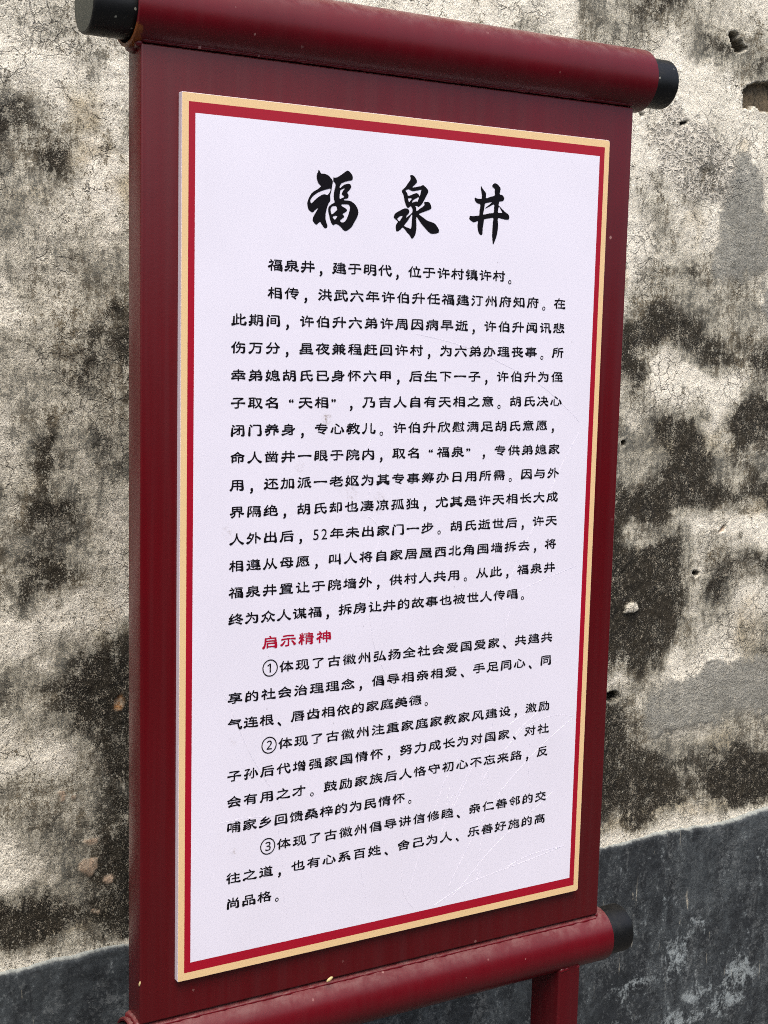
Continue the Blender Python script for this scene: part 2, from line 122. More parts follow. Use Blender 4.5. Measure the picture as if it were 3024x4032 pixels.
# how blackened the plaster is, row by row from the top (0 pale .. 90 black), one number per 25 mm; -1: not visible behind the sign
GRIME_X0, GRIME_Z0, GRIME_STEP = -0.1375, 2.2375, .025
GRIME = [
 [20,20,20,20,20,20,23,30,30,30,30,30,-1,-1,-1,-1,-1,-1,-1,-1,-1,-1,-1,-1,-1,-1,-1,-1,-1,-1,-1,-1,-1,-1,-1,-1,-1,-1,-1,-1,-1,40,40,34,33,45,50,50,54,60,39,21,26,30,30,29,23,20,20,20,20,20,20,20,20,20,20,20,20,20],
 [20,20,20,20,20,20,23,30,30,30,30,30,-1,-1,-1,-1,-1,-1,-1,-1,-1,-1,-1,-1,-1,-1,-1,-1,-1,-1,-1,-1,-1,-1,-1,-1,-1,-1,-1,-1,-1,40,40,34,33,44,50,50,54,59,41,20,25,30,30,29,24,20,20,20,20,20,20,20,20,20,20,21,22,23],
 [20,20,20,20,20,20,24,30,30,30,30,30,-1,-1,-1,-1,-1,-1,-1,-1,-1,-1,-1,-1,-1,-1,-1,-1,-1,-1,-1,-1,-1,-1,-1,-1,-1,-1,-1,-1,-1,40,40,35,32,43,50,50,54,59,42,21,25,30,30,29,24,20,20,21,22,23,24,25,26,26,27,28,29,30],
 [20,20,20,20,20,20,24,30,30,30,30,30,-1,-1,-1,-1,-1,-1,-1,-1,-1,-1,-1,-1,-1,-1,-1,-1,-1,-1,-1,-1,-1,-1,-1,-1,-1,-1,-1,-1,-1,40,40,35,31,43,50,50,53,59,44,24,28,32,32,30,28,26,27,28,29,30,31,32,32,33,34,35,36,37],
 [20,20,20,20,20,20,24,30,30,30,30,30,-1,-1,-1,-1,-1,-1,-1,-1,-1,-1,-1,-1,-1,-1,-1,-1,-1,-1,-1,-1,-1,-1,-1,-1,-1,-1,-1,-1,-1,40,40,36,32,42,47,49,47,38,35,42,43,40,37,35,35,33,34,35,36,37,38,39,39,40,41,42,43,43],
 [20,20,20,20,20,20,24,30,30,30,30,30,-1,-1,-1,-1,-1,-1,-1,-1,-1,-1,-1,-1,-1,-1,-1,-1,-1,-1,-1,-1,-1,-1,-1,-1,-1,-1,-1,-1,-1,46,47,44,39,40,40,43,36,21,27,45,51,54,55,57,50,41,41,42,43,44,45,45,46,47,48,49,49,50],
 [20,20,20,20,20,20,24,30,30,30,30,30,-1,-1,-1,-1,-1,-1,-1,-1,-1,-1,-1,-1,-1,-1,-1,-1,-1,-1,-1,-1,-1,-1,-1,-1,-1,-1,-1,-1,-1,43,41,37,34,33,31,25,18,12,18,34,39,41,41,41,43,47,48,49,50,48,47,45,44,42,41,39,38,37],
 [20,20,20,20,20,20,24,30,30,30,30,30,-1,-1,-1,-1,-1,-1,-1,-1,-1,-1,-1,-1,-1,-1,-1,-1,-1,-1,-1,-1,-1,-1,-1,-1,-1,-1,-1,-1,-1,29,28,27,26,25,24,21,17,7,4,8,13,17,20,23,30,38,39,37,36,35,33,32,30,29,29,28,27,27],
 [20,20,20,20,20,20,24,30,30,30,30,30,-1,-1,-1,-1,-1,-1,-1,-1,-1,-1,-1,-1,-1,-1,-1,-1,-1,-1,-1,-1,-1,-1,-1,-1,-1,-1,-1,-1,-1,21,20,20,20,20,20,20,18,10,7,9,11,11,11,10,17,26,27,27,26,25,25,24,23,23,22,21,21,20],
 [20,20,20,20,20,20,24,30,30,30,30,30,-1,-1,-1,-1,-1,-1,-1,-1,-1,-1,-1,-1,-1,-1,-1,-1,-1,-1,-1,-1,-1,-1,-1,-1,-1,-1,-1,-1,-1,20,20,20,20,20,20,20,19,14,10,10,10,10,12,16,19,21,20,20,19,18,18,17,16,16,15,15,14,13],
 [20,20,20,20,20,20,24,29,30,30,30,30,-1,-1,-1,-1,-1,-1,-1,-1,-1,-1,-1,-1,-1,-1,-1,-1,-1,-1,-1,-1,-1,-1,-1,-1,-1,-1,-1,-1,-1,20,20,20,20,20,20,20,19,14,11,12,13,16,18,20,19,16,13,13,12,12,11,10,10,10,10,10,10,10],
 [17,15,14,13,17,20,20,23,27,26,25,24,-1,-1,-1,-1,-1,-1,-1,-1,-1,-1,-1,-1,-1,-1,-1,-1,-1,-1,-1,-1,-1,-1,-1,-1,-1,-1,-1,-1,-1,20,20,20,20,20,20,20,20,19,18,19,21,27,28,22,16,12,10,10,10,10,10,10,10,10,10,10,10,10],
 [10,10,10,10,11,11,14,21,21,17,23,25,-1,-1,-1,-1,-1,-1,-1,-1,-1,-1,-1,-1,-1,-1,-1,-1,-1,-1,-1,-1,-1,-1,-1,-1,-1,-1,-1,-1,-1,20,20,20,20,19,17,16,16,18,20,24,27,29,27,17,11,10,11,11,12,12,13,13,14,14,15,15,16,17],
 [20,23,26,29,28,22,24,30,26,11,28,30,-1,-1,-1,-1,-1,-1,-1,-1,-1,-1,-1,-1,-1,-1,-1,-1,-1,-1,-1,-1,-1,-1,-1,-1,-1,-1,-1,-1,-1,20,20,20,20,17,12,12,13,16,18,28,37,34,27,17,11,14,17,18,19,19,20,20,20,20,20,20,20,20],
 [49,52,55,58,51,32,21,23,27,13,28,30,-1,-1,-1,-1,-1,-1,-1,-1,-1,-1,-1,-1,-1,-1,-1,-1,-1,-1,-1,-1,-1,-1,-1,-1,-1,-1,-1,-1,-1,20,20,20,20,19,18,22,27,20,10,31,46,37,28,18,11,16,20,20,20,20,20,20,20,20,20,20,20,20],
 [64,62,61,59,53,46,41,38,36,21,28,28,-1,-1,-1,-1,-1,-1,-1,-1,-1,-1,-1,-1,-1,-1,-1,-1,-1,-1,-1,-1,-1,-1,-1,-1,-1,-1,-1,-1,-1,20,20,20,20,20,20,24,29,24,18,26,33,31,29,19,12,18,23,24,24,25,26,27,28,29,30,31,32,32],
 [50,50,50,50,46,50,57,49,29,20,21,21,-1,-1,-1,-1,-1,-1,-1,-1,-1,-1,-1,-1,-1,-1,-1,-1,-1,-1,-1,-1,-1,-1,-1,-1,-1,-1,-1,-1,-1,20,20,20,20,20,20,24,32,28,21,25,30,24,17,24,32,34,36,37,38,39,40,40,40,40,40,40,40,40],
 [45,44,42,41,36,48,57,43,21,21,29,30,-1,-1,-1,-1,-1,-1,-1,-1,-1,-1,-1,-1,-1,-1,-1,-1,-1,-1,-1,-1,-1,-1,-1,-1,-1,-1,-1,-1,-1,20,20,20,20,20,20,25,36,32,23,25,27,19,10,23,36,38,40,40,40,40,40,40,40,40,40,40,40,40],
 [30,30,30,30,33,40,40,31,20,20,21,21,-1,-1,-1,-1,-1,-1,-1,-1,-1,-1,-1,-1,-1,-1,-1,-1,-1,-1,-1,-1,-1,-1,-1,-1,-1,-1,-1,-1,-1,20,20,20,20,19,15,17,28,31,29,26,21,16,11,20,30,35,40,40,40,40,40,40,40,40,40,40,40,40],
 [32,32,33,34,38,34,30,29,25,20,27,28,-1,-1,-1,-1,-1,-1,-1,-1,-1,-1,-1,-1,-1,-1,-1,-1,-1,-1,-1,-1,-1,-1,-1,-1,-1,-1,-1,-1,-1,20,20,20,20,19,13,13,21,24,24,25,26,23,18,26,36,39,40,40,40,40,40,39,39,38,37,37,36,35],
 [39,38,38,37,36,33,30,30,29,27,36,37,-1,-1,-1,-1,-1,-1,-1,-1,-1,-1,-1,-1,-1,-1,-1,-1,-1,-1,-1,-1,-1,-1,-1,-1,-1,-1,-1,-1,-1,-1,20,20,20,19,15,15,23,28,29,34,40,36,27,30,38,36,30,28,28,27,26,26,25,25,24,24,23,23],
 [30,30,30,30,30,30,34,36,30,30,34,34,-1,-1,-1,-1,-1,-1,-1,-1,-1,-1,-1,-1,-1,-1,-1,-1,-1,-1,-1,-1,-1,-1,-1,-1,-1,-1,-1,-1,-1,-1,20,20,20,20,19,24,40,50,50,52,56,48,34,35,42,37,26,23,23,23,23,24,24,24,24,25,25,25],
 [30,29,29,28,29,30,36,40,34,34,35,35,-1,-1,-1,-1,-1,-1,-1,-1,-1,-1,-1,-1,-1,-1,-1,-1,-1,-1,-1,-1,-1,-1,-1,-1,-1,-1,-1,-1,-1,-1,20,20,20,20,27,34,35,37,41,41,38,34,31,38,52,49,35,29,30,30,30,30,30,30,30,30,30,30],
 [20,20,20,20,27,30,30,33,41,43,44,44,-1,-1,-1,-1,-1,-1,-1,-1,-1,-1,-1,-1,-1,-1,-1,-1,-1,-1,-1,-1,-1,-1,-1,-1,-1,-1,-1,-1,-1,-1,20,20,20,20,31,40,44,48,51,50,40,35,35,38,41,39,33,30,30,30,30,30,30,30,30,30,30,30],
 [20,20,20,20,27,30,30,34,44,52,48,47,-1,-1,-1,-1,-1,-1,-1,-1,-1,-1,-1,-1,-1,-1,-1,-1,-1,-1,-1,-1,-1,-1,-1,-1,-1,-1,-1,-1,-1,-1,20,20,21,22,33,44,60,71,70,65,51,43,41,38,34,32,31,30,30,30,30,30,30,30,30,30,30,30],
 [20,20,20,20,27,30,30,38,52,58,44,43,-1,-1,-1,-1,-1,-1,-1,-1,-1,-1,-1,-1,-1,-1,-1,-1,-1,-1,-1,-1,-1,-1,-1,-1,-1,-1,-1,-1,-1,-1,20,20,34,55,61,64,72,78,73,68,62,54,46,40,39,38,33,30,30,30,30,31,31,32,32,33,33,33],
 [28,29,29,29,30,36,39,43,50,51,59,60,-1,-1,-1,-1,-1,-1,-1,-1,-1,-1,-1,-1,-1,-1,-1,-1,-1,-1,-1,-1,-1,-1,-1,-1,-1,-1,-1,-1,-1,-1,20,20,40,73,76,70,56,43,46,50,59,65,64,61,52,47,52,55,56,56,56,57,57,58,58,58,59,59],
 [30,30,30,30,24,33,44,49,50,51,59,60,-1,-1,-1,-1,-1,-1,-1,-1,-1,-1,-1,-1,-1,-1,-1,-1,-1,-1,-1,-1,-1,-1,-1,-1,-1,-1,-1,-1,-1,-1,20,20,37,69,75,72,42,10,17,25,42,55,60,61,50,44,53,61,61,61,60,60,60,60,60,59,59,59],
 [30,30,30,30,28,35,45,50,50,50,52,52,-1,-1,-1,-1,-1,-1,-1,-1,-1,-1,-1,-1,-1,-1,-1,-1,-1,-1,-1,-1,-1,-1,-1,-1,-1,-1,-1,-1,-1,-1,20,20,24,32,51,76,48,11,6,2,8,14,19,23,22,23,32,41,41,41,41,41,41,40,40,40,40,40],
 [30,30,30,30,35,39,45,48,44,44,44,44,-1,-1,-1,-1,-1,-1,-1,-1,-1,-1,-1,-1,-1,-1,-1,-1,-1,-1,-1,-1,-1,-1,-1,-1,-1,-1,-1,-1,-1,-1,20,20,19,18,32,56,39,12,8,6,8,10,12,13,10,9,28,46,46,46,46,46,46,46,46,46,46,46],
 [30,30,30,30,37,40,40,40,40,40,40,40,-1,-1,-1,-1,-1,-1,-1,-1,-1,-1,-1,-1,-1,-1,-1,-1,-1,-1,-1,-1,-1,-1,-1,-1,-1,-1,-1,-1,-1,-1,20,20,21,23,29,37,33,24,23,23,23,23,16,10,14,18,38,57,59,59,58,58,58,58,58,58,58,58],
 [25,25,25,25,43,49,35,29,41,44,40,40,-1,-1,-1,-1,-1,-1,-1,-1,-1,-1,-1,-1,-1,-1,-1,-1,-1,-1,-1,-1,-1,-1,-1,-1,-1,-1,-1,-1,-1,-1,22,22,27,43,42,26,31,47,50,50,50,50,31,11,33,56,67,77,78,78,78,78,78,77,77,77,77,77],
 [24,24,24,24,49,65,42,25,42,49,43,42,-1,-1,-1,-1,-1,-1,-1,-1,-1,-1,-1,-1,-1,-1,-1,-1,-1,-1,-1,-1,-1,-1,-1,-1,-1,-1,-1,-1,-1,-1,44,44,45,53,52,40,40,48,55,63,67,70,47,20,35,57,63,67,68,68,68,68,69,69,69,69,69,70],
 [33,33,33,33,42,72,56,33,42,49,49,49,-1,-1,-1,-1,-1,-1,-1,-1,-1,-1,-1,-1,-1,-1,-1,-1,-1,-1,-1,-1,-1,-1,-1,-1,-1,-1,-1,-1,-1,-1,50,50,49,47,45,42,42,45,54,67,72,76,57,31,38,53,56,55,55,55,55,56,56,56,56,57,57,57],
 [43,42,42,42,34,55,44,29,40,40,40,41,-1,-1,-1,-1,-1,-1,-1,-1,-1,-1,-1,-1,-1,-1,-1,-1,-1,-1,-1,-1,-1,-1,-1,-1,-1,-1,-1,-1,-1,-1,50,50,49,39,34,37,39,40,50,66,70,70,59,44,43,49,47,43,42,42,42,43,43,43,44,44,44,45],
 [46,47,48,49,43,47,50,41,31,32,39,40,-1,-1,-1,-1,-1,-1,-1,-1,-1,-1,-1,-1,-1,-1,-1,-1,-1,-1,-1,-1,-1,-1,-1,-1,-1,-1,-1,-1,-1,-1,50,50,50,48,45,36,34,38,51,70,73,65,56,44,43,48,49,47,46,45,45,45,45,45,45,44,44,44],
 [31,30,30,31,60,79,74,52,28,24,32,34,-1,-1,-1,-1,-1,-1,-1,-1,-1,-1,-1,-1,-1,-1,-1,-1,-1,-1,-1,-1,-1,-1,-1,-1,-1,-1,-1,-1,-1,-1,57,56,56,56,56,56,56,57,62,71,71,63,58,55,52,50,51,52,52,52,52,51,51,51,51,51,50,50],
 [40,39,39,38,44,51,51,42,28,21,29,30,-1,-1,-1,-1,-1,-1,-1,-1,-1,-1,-1,-1,-1,-1,-1,-1,-1,-1,-1,-1,-1,-1,-1,-1,-1,-1,-1,-1,-1,-1,67,67,66,64,63,69,75,77,75,69,64,60,64,75,71,57,52,56,59,58,58,58,58,57,57,57,57,56],
 [49,48,48,47,52,53,48,41,31,20,26,27,-1,-1,-1,-1,-1,-1,-1,-1,-1,-1,-1,-1,-1,-1,-1,-1,-1,-1,-1,-1,-1,-1,-1,-1,-1,-1,-1,-1,-1,-1,80,80,80,74,68,59,56,66,64,43,31,27,27,32,34,30,27,28,29,31,33,34,36,38,39,41,43,44],
 [42,43,43,44,57,60,57,50,37,20,20,20,-1,-1,-1,-1,-1,-1,-1,-1,-1,-1,-1,-1,-1,-1,-1,-1,-1,-1,-1,-1,-1,-1,-1,-1,-1,-1,-1,-1,-1,-1,-1,80,80,75,69,45,30,42,50,46,36,22,15,18,18,16,13,6,2,1,1,1,0,0,2,3,5,7],
 [33,34,34,35,56,52,51,49,40,20,20,20,-1,-1,-1,-1,-1,-1,-1,-1,-1,-1,-1,-1,-1,-1,-1,-1,-1,-1,-1,-1,-1,-1,-1,-1,-1,-1,-1,-1,-1,-1,-1,84,84,79,73,50,28,32,41,58,63,38,23,32,37,31,25,16,8,8,7,7,7,6,6,6,5,5],
 [18,20,21,22,41,34,28,29,27,20,20,20,-1,-1,-1,-1,-1,-1,-1,-1,-1,-1,-1,-1,-1,-1,-1,-1,-1,-1,-1,-1,-1,-1,-1,-1,-1,-1,-1,-1,-1,-1,-1,90,90,86,80,78,74,68,65,71,71,42,23,36,46,46,45,41,36,34,32,30,28,26,23,21,19,17],
 [10,10,10,10,10,18,20,20,21,20,20,20,-1,-1,-1,-1,-1,-1,-1,-1,-1,-1,-1,-1,-1,-1,-1,-1,-1,-1,-1,-1,-1,-1,-1,-1,-1,-1,-1,-1,-1,-1,-1,90,90,89,87,83,80,75,70,70,68,44,26,42,55,55,57,61,66,68,70,68,65,63,61,58,56,54],
 [14,13,12,11,10,24,29,28,29,34,37,35,-1,-1,-1,-1,-1,-1,-1,-1,-1,-1,-1,-1,-1,-1,-1,-1,-1,-1,-1,-1,-1,-1,-1,-1,-1,-1,-1,-1,-1,-1,-1,85,85,87,90,86,80,75,70,65,59,44,32,51,67,54,44,39,35,36,38,40,42,45,47,49,51,53],
 [28,25,23,20,11,37,49,50,48,51,57,57,-1,-1,-1,-1,-1,-1,-1,-1,-1,-1,-1,-1,-1,-1,-1,-1,-1,-1,-1,-1,-1,-1,-1,-1,-1,-1,-1,-1,-1,-1,-1,80,80,83,88,86,81,75,70,65,60,45,30,47,64,48,32,27,21,20,20,20,20,20,20,20,20,22],
 [49,49,49,46,28,43,56,64,68,67,74,73,-1,-1,-1,-1,-1,-1,-1,-1,-1,-1,-1,-1,-1,-1,-1,-1,-1,-1,-1,-1,-1,-1,-1,-1,-1,-1,-1,-1,-1,-1,-1,80,80,81,82,85,86,79,71,65,60,46,31,41,53,40,23,20,20,20,20,20,20,20,20,20,20,20],
 [39,41,42,43,37,50,58,69,79,79,87,90,-1,-1,-1,-1,-1,-1,-1,-1,-1,-1,-1,-1,-1,-1,-1,-1,-1,-1,-1,-1,-1,-1,-1,-1,-1,-1,-1,-1,-1,-1,-1,80,80,80,80,81,84,79,71,66,61,47,32,31,34,30,22,23,25,26,25,25,24,24,23,23,22,22],
 [13,16,19,22,30,47,56,66,76,69,64,66,-1,-1,-1,-1,-1,-1,-1,-1,-1,-1,-1,-1,-1,-1,-1,-1,-1,-1,-1,-1,-1,-1,-1,-1,-1,-1,-1,-1,-1,-1,-1,77,78,78,79,77,72,71,70,66,61,45,27,25,25,24,21,24,30,32,32,31,30,30,29,29,28,28],
 [18,17,16,15,19,32,43,54,64,70,67,66,-1,-1,-1,-1,-1,-1,-1,-1,-1,-1,-1,-1,-1,-1,-1,-1,-1,-1,-1,-1,-1,-1,-1,-1,-1,-1,-1,-1,-1,-1,-1,70,71,72,72,70,66,66,69,60,48,36,21,18,19,20,20,26,35,38,38,37,37,36,36,35,34,34],
 [13,15,16,17,18,19,21,33,48,58,64,66,-1,-1,-1,-1,-1,-1,-1,-1,-1,-1,-1,-1,-1,-1,-1,-1,-1,-1,-1,-1,-1,-1,-1,-1,-1,-1,-1,-1,-1,-1,-1,37,41,43,45,49,53,56,61,50,27,18,13,12,12,17,24,31,40,45,44,43,43,42,42,41,41,40],
 [15,14,13,12,11,11,12,22,40,56,63,62,-1,-1,-1,-1,-1,-1,-1,-1,-1,-1,-1,-1,-1,-1,-1,-1,-1,-1,-1,-1,-1,-1,-1,-1,-1,-1,-1,-1,-1,-1,-1,30,28,24,17,17,33,37,32,26,17,13,11,11,13,18,26,33,42,48,49,50,49,48,48,47,47,46],
 [32,28,24,21,35,27,31,33,40,58,66,69,-1,-1,-1,-1,-1,-1,-1,-1,-1,-1,-1,-1,-1,-1,-1,-1,-1,-1,-1,-1,-1,-1,-1,-1,-1,-1,-1,-1,-1,-1,-1,50,48,45,37,32,32,32,27,23,18,15,14,15,18,22,27,31,33,36,37,38,40,41,42,43,45,46],
 [42,47,49,46,47,38,38,42,43,50,50,53,-1,-1,-1,-1,-1,-1,-1,-1,-1,-1,-1,-1,-1,-1,-1,-1,-1,-1,-1,-1,-1,-1,-1,-1,-1,-1,-1,-1,-1,-1,-1,64,62,60,56,49,40,33,31,30,30,28,27,26,26,27,29,30,30,30,30,30,30,30,30,31,33,34],
 [20,21,25,30,44,45,37,36,43,51,57,57,-1,-1,-1,-1,-1,-1,-1,-1,-1,-1,-1,-1,-1,-1,-1,-1,-1,-1,-1,-1,-1,-1,-1,-1,-1,-1,-1,-1,-1,-1,-1,70,70,70,69,67,56,44,35,30,30,30,30,30,30,30,30,30,30,30,30,30,30,30,30,30,30,30],
 [20,20,20,21,35,45,44,45,49,51,59,60,-1,-1,-1,-1,-1,-1,-1,-1,-1,-1,-1,-1,-1,-1,-1,-1,-1,-1,-1,-1,-1,-1,-1,-1,-1,-1,-1,-1,-1,-1,-1,70,70,70,66,62,55,47,37,30,30,30,30,30,30,30,30,31,34,36,35,34,34,33,32,31,31,30],
 [12,13,15,17,27,37,46,53,57,56,63,63,-1,-1,-1,-1,-1,-1,-1,-1,-1,-1,-1,-1,-1,-1,-1,-1,-1,-1,-1,-1,-1,-1,-1,-1,-1,-1,-1,-1,-1,-1,-1,70,70,70,65,59,54,48,39,30,30,30,30,30,30,31,35,37,38,40,40,40,40,39,38,37,37,36],
 [3,5,6,9,20,29,44,49,55,64,71,71,-1,-1,-1,-1,-1,-1,-1,-1,-1,-1,-1,-1,-1,-1,-1,-1,-1,-1,-1,-1,-1,-1,-1,-1,-1,-1,-1,-1,-1,-1,-1,74,73,72,66,60,54,50,51,49,44,40,38,37,37,37,43,49,44,40,40,40,40,40,40,40,40,40],
 [31,22,12,5,19,34,45,47,50,70,79,79,-1,-1,-1,-1,-1,-1,-1,-1,-1,-1,-1,-1,-1,-1,-1,-1,-1,-1,-1,-1,-1,-1,-1,-1,-1,-1,-1,-1,-1,-1,-1,80,80,79,73,67,60,55,60,62,55,50,50,50,56,61,67,73,68,62,57,53,49,45,41,40,40,40],
 [67,64,61,54,55,55,51,50,53,63,78,80,-1,-1,-1,-1,-1,-1,-1,-1,-1,-1,-1,-1,-1,-1,-1,-1,-1,-1,-1,-1,-1,-1,-1,-1,-1,-1,-1,-1,-1,-1,-1,80,80,80,74,67,65,62,66,69,58,50,50,51,65,78,83,89,90,90,88,84,79,75,71,67,63,59],
 [71,78,77,74,75,71,58,50,56,69,79,80,-1,-1,-1,-1,-1,-1,-1,-1,-1,-1,-1,-1,-1,-1,-1,-1,-1,-1,-1,-1,-1,-1,-1,-1,-1,-1,-1,-1,-1,-1,-1,-1,71,74,69,61,65,68,72,76,65,54,50,48,67,88,89,90,90,90,90,90,90,90,90,90,90,88],
 [39,45,52,59,66,64,63,54,56,71,79,80,-1,-1,-1,-1,-1,-1,-1,-1,-1,-1,-1,-1,-1,-1,-1,-1,-1,-1,-1,-1,-1,-1,-1,-1,-1,-1,-1,-1,-1,-1,-1,-1,51,55,50,43,53,65,67,71,65,59,51,42,57,75,79,81,81,81,83,87,90,90,90,90,90,90],
 [22,26,29,33,38,32,36,45,53,64,73,80,-1,-1,-1,-1,-1,-1,-1,-1,-1,-1,-1,-1,-1,-1,-1,-1,-1,-1,-1,-1,-1,-1,-1,-1,-1,-1,-1,-1,-1,-1,-1,-1,32,35,32,26,37,55,52,46,37,29,28,27,37,52,60,66,65,59,59,63,66,70,73,77,81,84],
 [20,20,20,21,30,30,30,35,44,46,43,48,-1,-1,-1,-1,-1,-1,-1,-1,-1,-1,-1,-1,-1,-1,-1,-1,-1,-1,-1,-1,-1,-1,-1,-1,-1,-1,-1,-1,-1,-1,-1,-1,20,20,17,13,19,30,30,26,19,9,8,9,11,17,21,24,27,29,31,36,40,45,50,53,57,61],
 [-1,-1,20,22,30,30,30,30,30,31,26,29,-1,-1,-1,-1,-1,-1,-1,-1,-1,-1,-1,-1,-1,-1,-1,-1,-1,-1,-1,-1,-1,-1,-1,-1,-1,-1,-1,-1,-1,-1,-1,-1,20,20,17,12,13,19,16,11,6,2,2,3,4,5,4,2,0,0,1,5,10,15,20,25,29,34],
]

# ------------------------------------------------------------------ helpers
def link(name, data, parent=None, mat=None):
    o = bpy.data.objects.new(name, data)
    COL.objects.link(o)
    if parent is not None:
        o.parent = parent
    if mat is not None:
        for m in (mat if isinstance(mat, (list, tuple)) else [mat]):
            data.materials.append(m)
    return o

def empty(name, loc, label=None, cat=None):
    o = bpy.data.objects.new(name, None)
    COL.objects.link(o)
    o.location = loc
    o.empty_display_size = 0.1
    if label: o["label"] = label
    if cat: o["category"] = cat
    return o

def mesh_from(name, verts, faces, parent=None, mat=None, smooth=False):
    me = bpy.data.meshes.new(name)
    me.from_pydata([tuple(v) for v in verts], [], faces)
    me.update()
    if smooth:
        me.polygons.foreach_set("use_smooth", [True] * len(me.polygons))
    return link(name, me, parent, mat)

def box_bm(bm, x0, x1, y0, y1, z0, z1):
    v = [bm.verts.new(p) for p in ((x0,y0,z0),(x1,y0,z0),(x1,y1,z0),(x0,y1,z0),(x0,y0,z1),(x1,y0,z1),(x1,y1,z1),(x0,y1,z1))]
    for f in ((0,3,2,1),(4,5,6,7),(0,1,5,4),(1,2,6,5),(2,3,7,6),(3,0,4,7)):
        bm.faces.new([v[i] for i in f])

def box(name, x0, x1, y0, y1, z0, z1, parent, mat, bevel=0.0, seg=3):
    bm = bmesh.new()
    box_bm(bm, x0, x1, y0, y1, z0, z1)
    if bevel:
        bmesh.ops.bevel(bm, geom=bm.edges[:], offset=bevel, segments=seg, profile=0.5, affect='EDGES')
    me = bpy.data.meshes.new(name)
    bm.to_mesh(me); bm.free()
    if bevel:
        me.polygons.foreach_set("use_smooth", [True] * len(me.polygons))
    o = link(name, me, parent, mat)
    if bevel:
        try: me.set_sharp_from_angle(angle=math.radians(50))
        except Exception: pass
    return o

def lathe_x(name, prof, cy, cz, parent, mat, n=72):
    """revolve (x, r) profile about a line parallel to x"""
    verts, faces = [], []
    for (x, r) in prof:
        for k in range(n):
            a = 2 * math.pi * k / n
            verts.append((x, cy + r * math.cos(a), cz + r * math.sin(a)))
    m = len(prof)
    for i in range(m - 1):
        for k in range(n):
            a, b = i * n + k, i * n + (k + 1) % n
            faces.append((a, b, b + n, a + n))
    if prof[0][1] > 0 and prof[0] != prof[-1]: faces.append(tuple(range(n - 1, -1, -1)))
    if prof[-1][1] > 0 and prof[0] != prof[-1]: faces.append(tuple((m - 1) * n + k for k in range(n)))
    me = bpy.data.meshes.new(name)
    me.from_pydata(verts, [], faces)
    bm = bmesh.new(); bm.from_mesh(me)
    bmesh.ops.remove_doubles(bm, verts=bm.verts, dist=1e-6)
    bmesh.ops.recalc_face_normals(bm, faces=bm.faces)
    bm.to_mesh(me); bm.free()
    me.polygons.foreach_set("use_smooth", [True] * len(me.polygons))
    try: me.set_sharp_from_angle(angle=math.radians(35))
    except Exception: pass
    return link(name, me, parent, mat)

# ------------------------------------------------------------------ materials
class NT:
    def __init__(self, name):
        self.m = bpy.data.materials.new(name)
        self.m.use_nodes = True
        self.t = self.m.node_tree
        self.b = self.t.nodes["Principled BSDF"]
    def n(self, typ, **kw):
        nd = self.t.nodes.new(typ)
        for k, v in kw.items():
            if k.startswith('i_'): nd.inputs[k[2:].replace('_', ' ')].default_value = v
            else: setattr(nd, k, v)
        return nd
    def l(self, a, b): self.t.links.new(a, b)
    def put(self, sock, v):
        if hasattr(v, 'node'): self.l(v, sock)
        elif isinstance(v, (tuple, list)) and len(v) == 3 and sock.type == 'RGBA': sock.default_value = (*v, 1)
        else: sock.default_value = v
    def math(self, op, a, b=0.0, c=None, clamp=False):
        nd = self.n("ShaderNodeMath", operation=op, use_clamp=clamp)
        self.put(nd.inputs[0], a); self.put(nd.inputs[1], b)
        if c is not None: self.put(nd.inputs[2], c)
        return nd.outputs[0]
    def mix(self, f, a, b, blend='MIX'):
        nd = self.n("ShaderNodeMix", data_type='RGBA', blend_type=blend)
        self.put(nd.inputs[0], f); self.put(nd.inputs[6], a); self.put(nd.inputs[7], b)
        return nd.outputs[2]
    def noise(self, vec, scale, detail=4, rough=.5, dist=0.0):
        nd = self.n("ShaderNodeTexNoise")
        self.l(vec, nd.inputs["Vector"])
        nd.inputs["Scale"].default_value = scale
        nd.inputs["Detail"].default_value = detail
        nd.inputs["Roughness"].default_value = rough
        nd.inputs["Distortion"].default_value = dist
        return nd
    def vor(self, vec, scale, feature='F1'):
        nd = self.n("ShaderNodeTexVoronoi", feature=feature)
        self.l(vec, nd.inputs["Vector"])
        nd.inputs["Scale"].default_value = scale
        return nd
    def step(self, v, a, b):
        nd = self.n("ShaderNodeMapRange", interpolation_type='SMOOTHSTEP')
        self.put(nd.inputs[0], v); self.put(nd.inputs[1], a); self.put(nd.inputs[2], b)
        nd.inputs[3].default_value = 0; nd.inputs[4].default_value = 1
        return nd.outputs[0]
    def obj(self): return self.n("ShaderNodeTexCoord").outputs["Object"]
    def scaled(self, v, s):
        nd = self.n("ShaderNodeMapping"); nd.inputs["Scale"].default_value = s
        self.l(v, nd.inputs["Vector"]); return nd.outputs[0]
    def bump(self, h, strength, dist, prev=None):
        nd = self.n("ShaderNodeBump"); nd.inputs["Strength"].default_value = strength
        nd.inputs["Distance"].default_value = dist
        self.l(h, nd.inputs["Height"])
        if prev is not None: self.l(prev, nd.inputs["Normal"])
        return nd.outputs[0]
    def attr(self, name):
        nd = self.n("ShaderNodeAttribute"); nd.attribute_name = name
        return nd

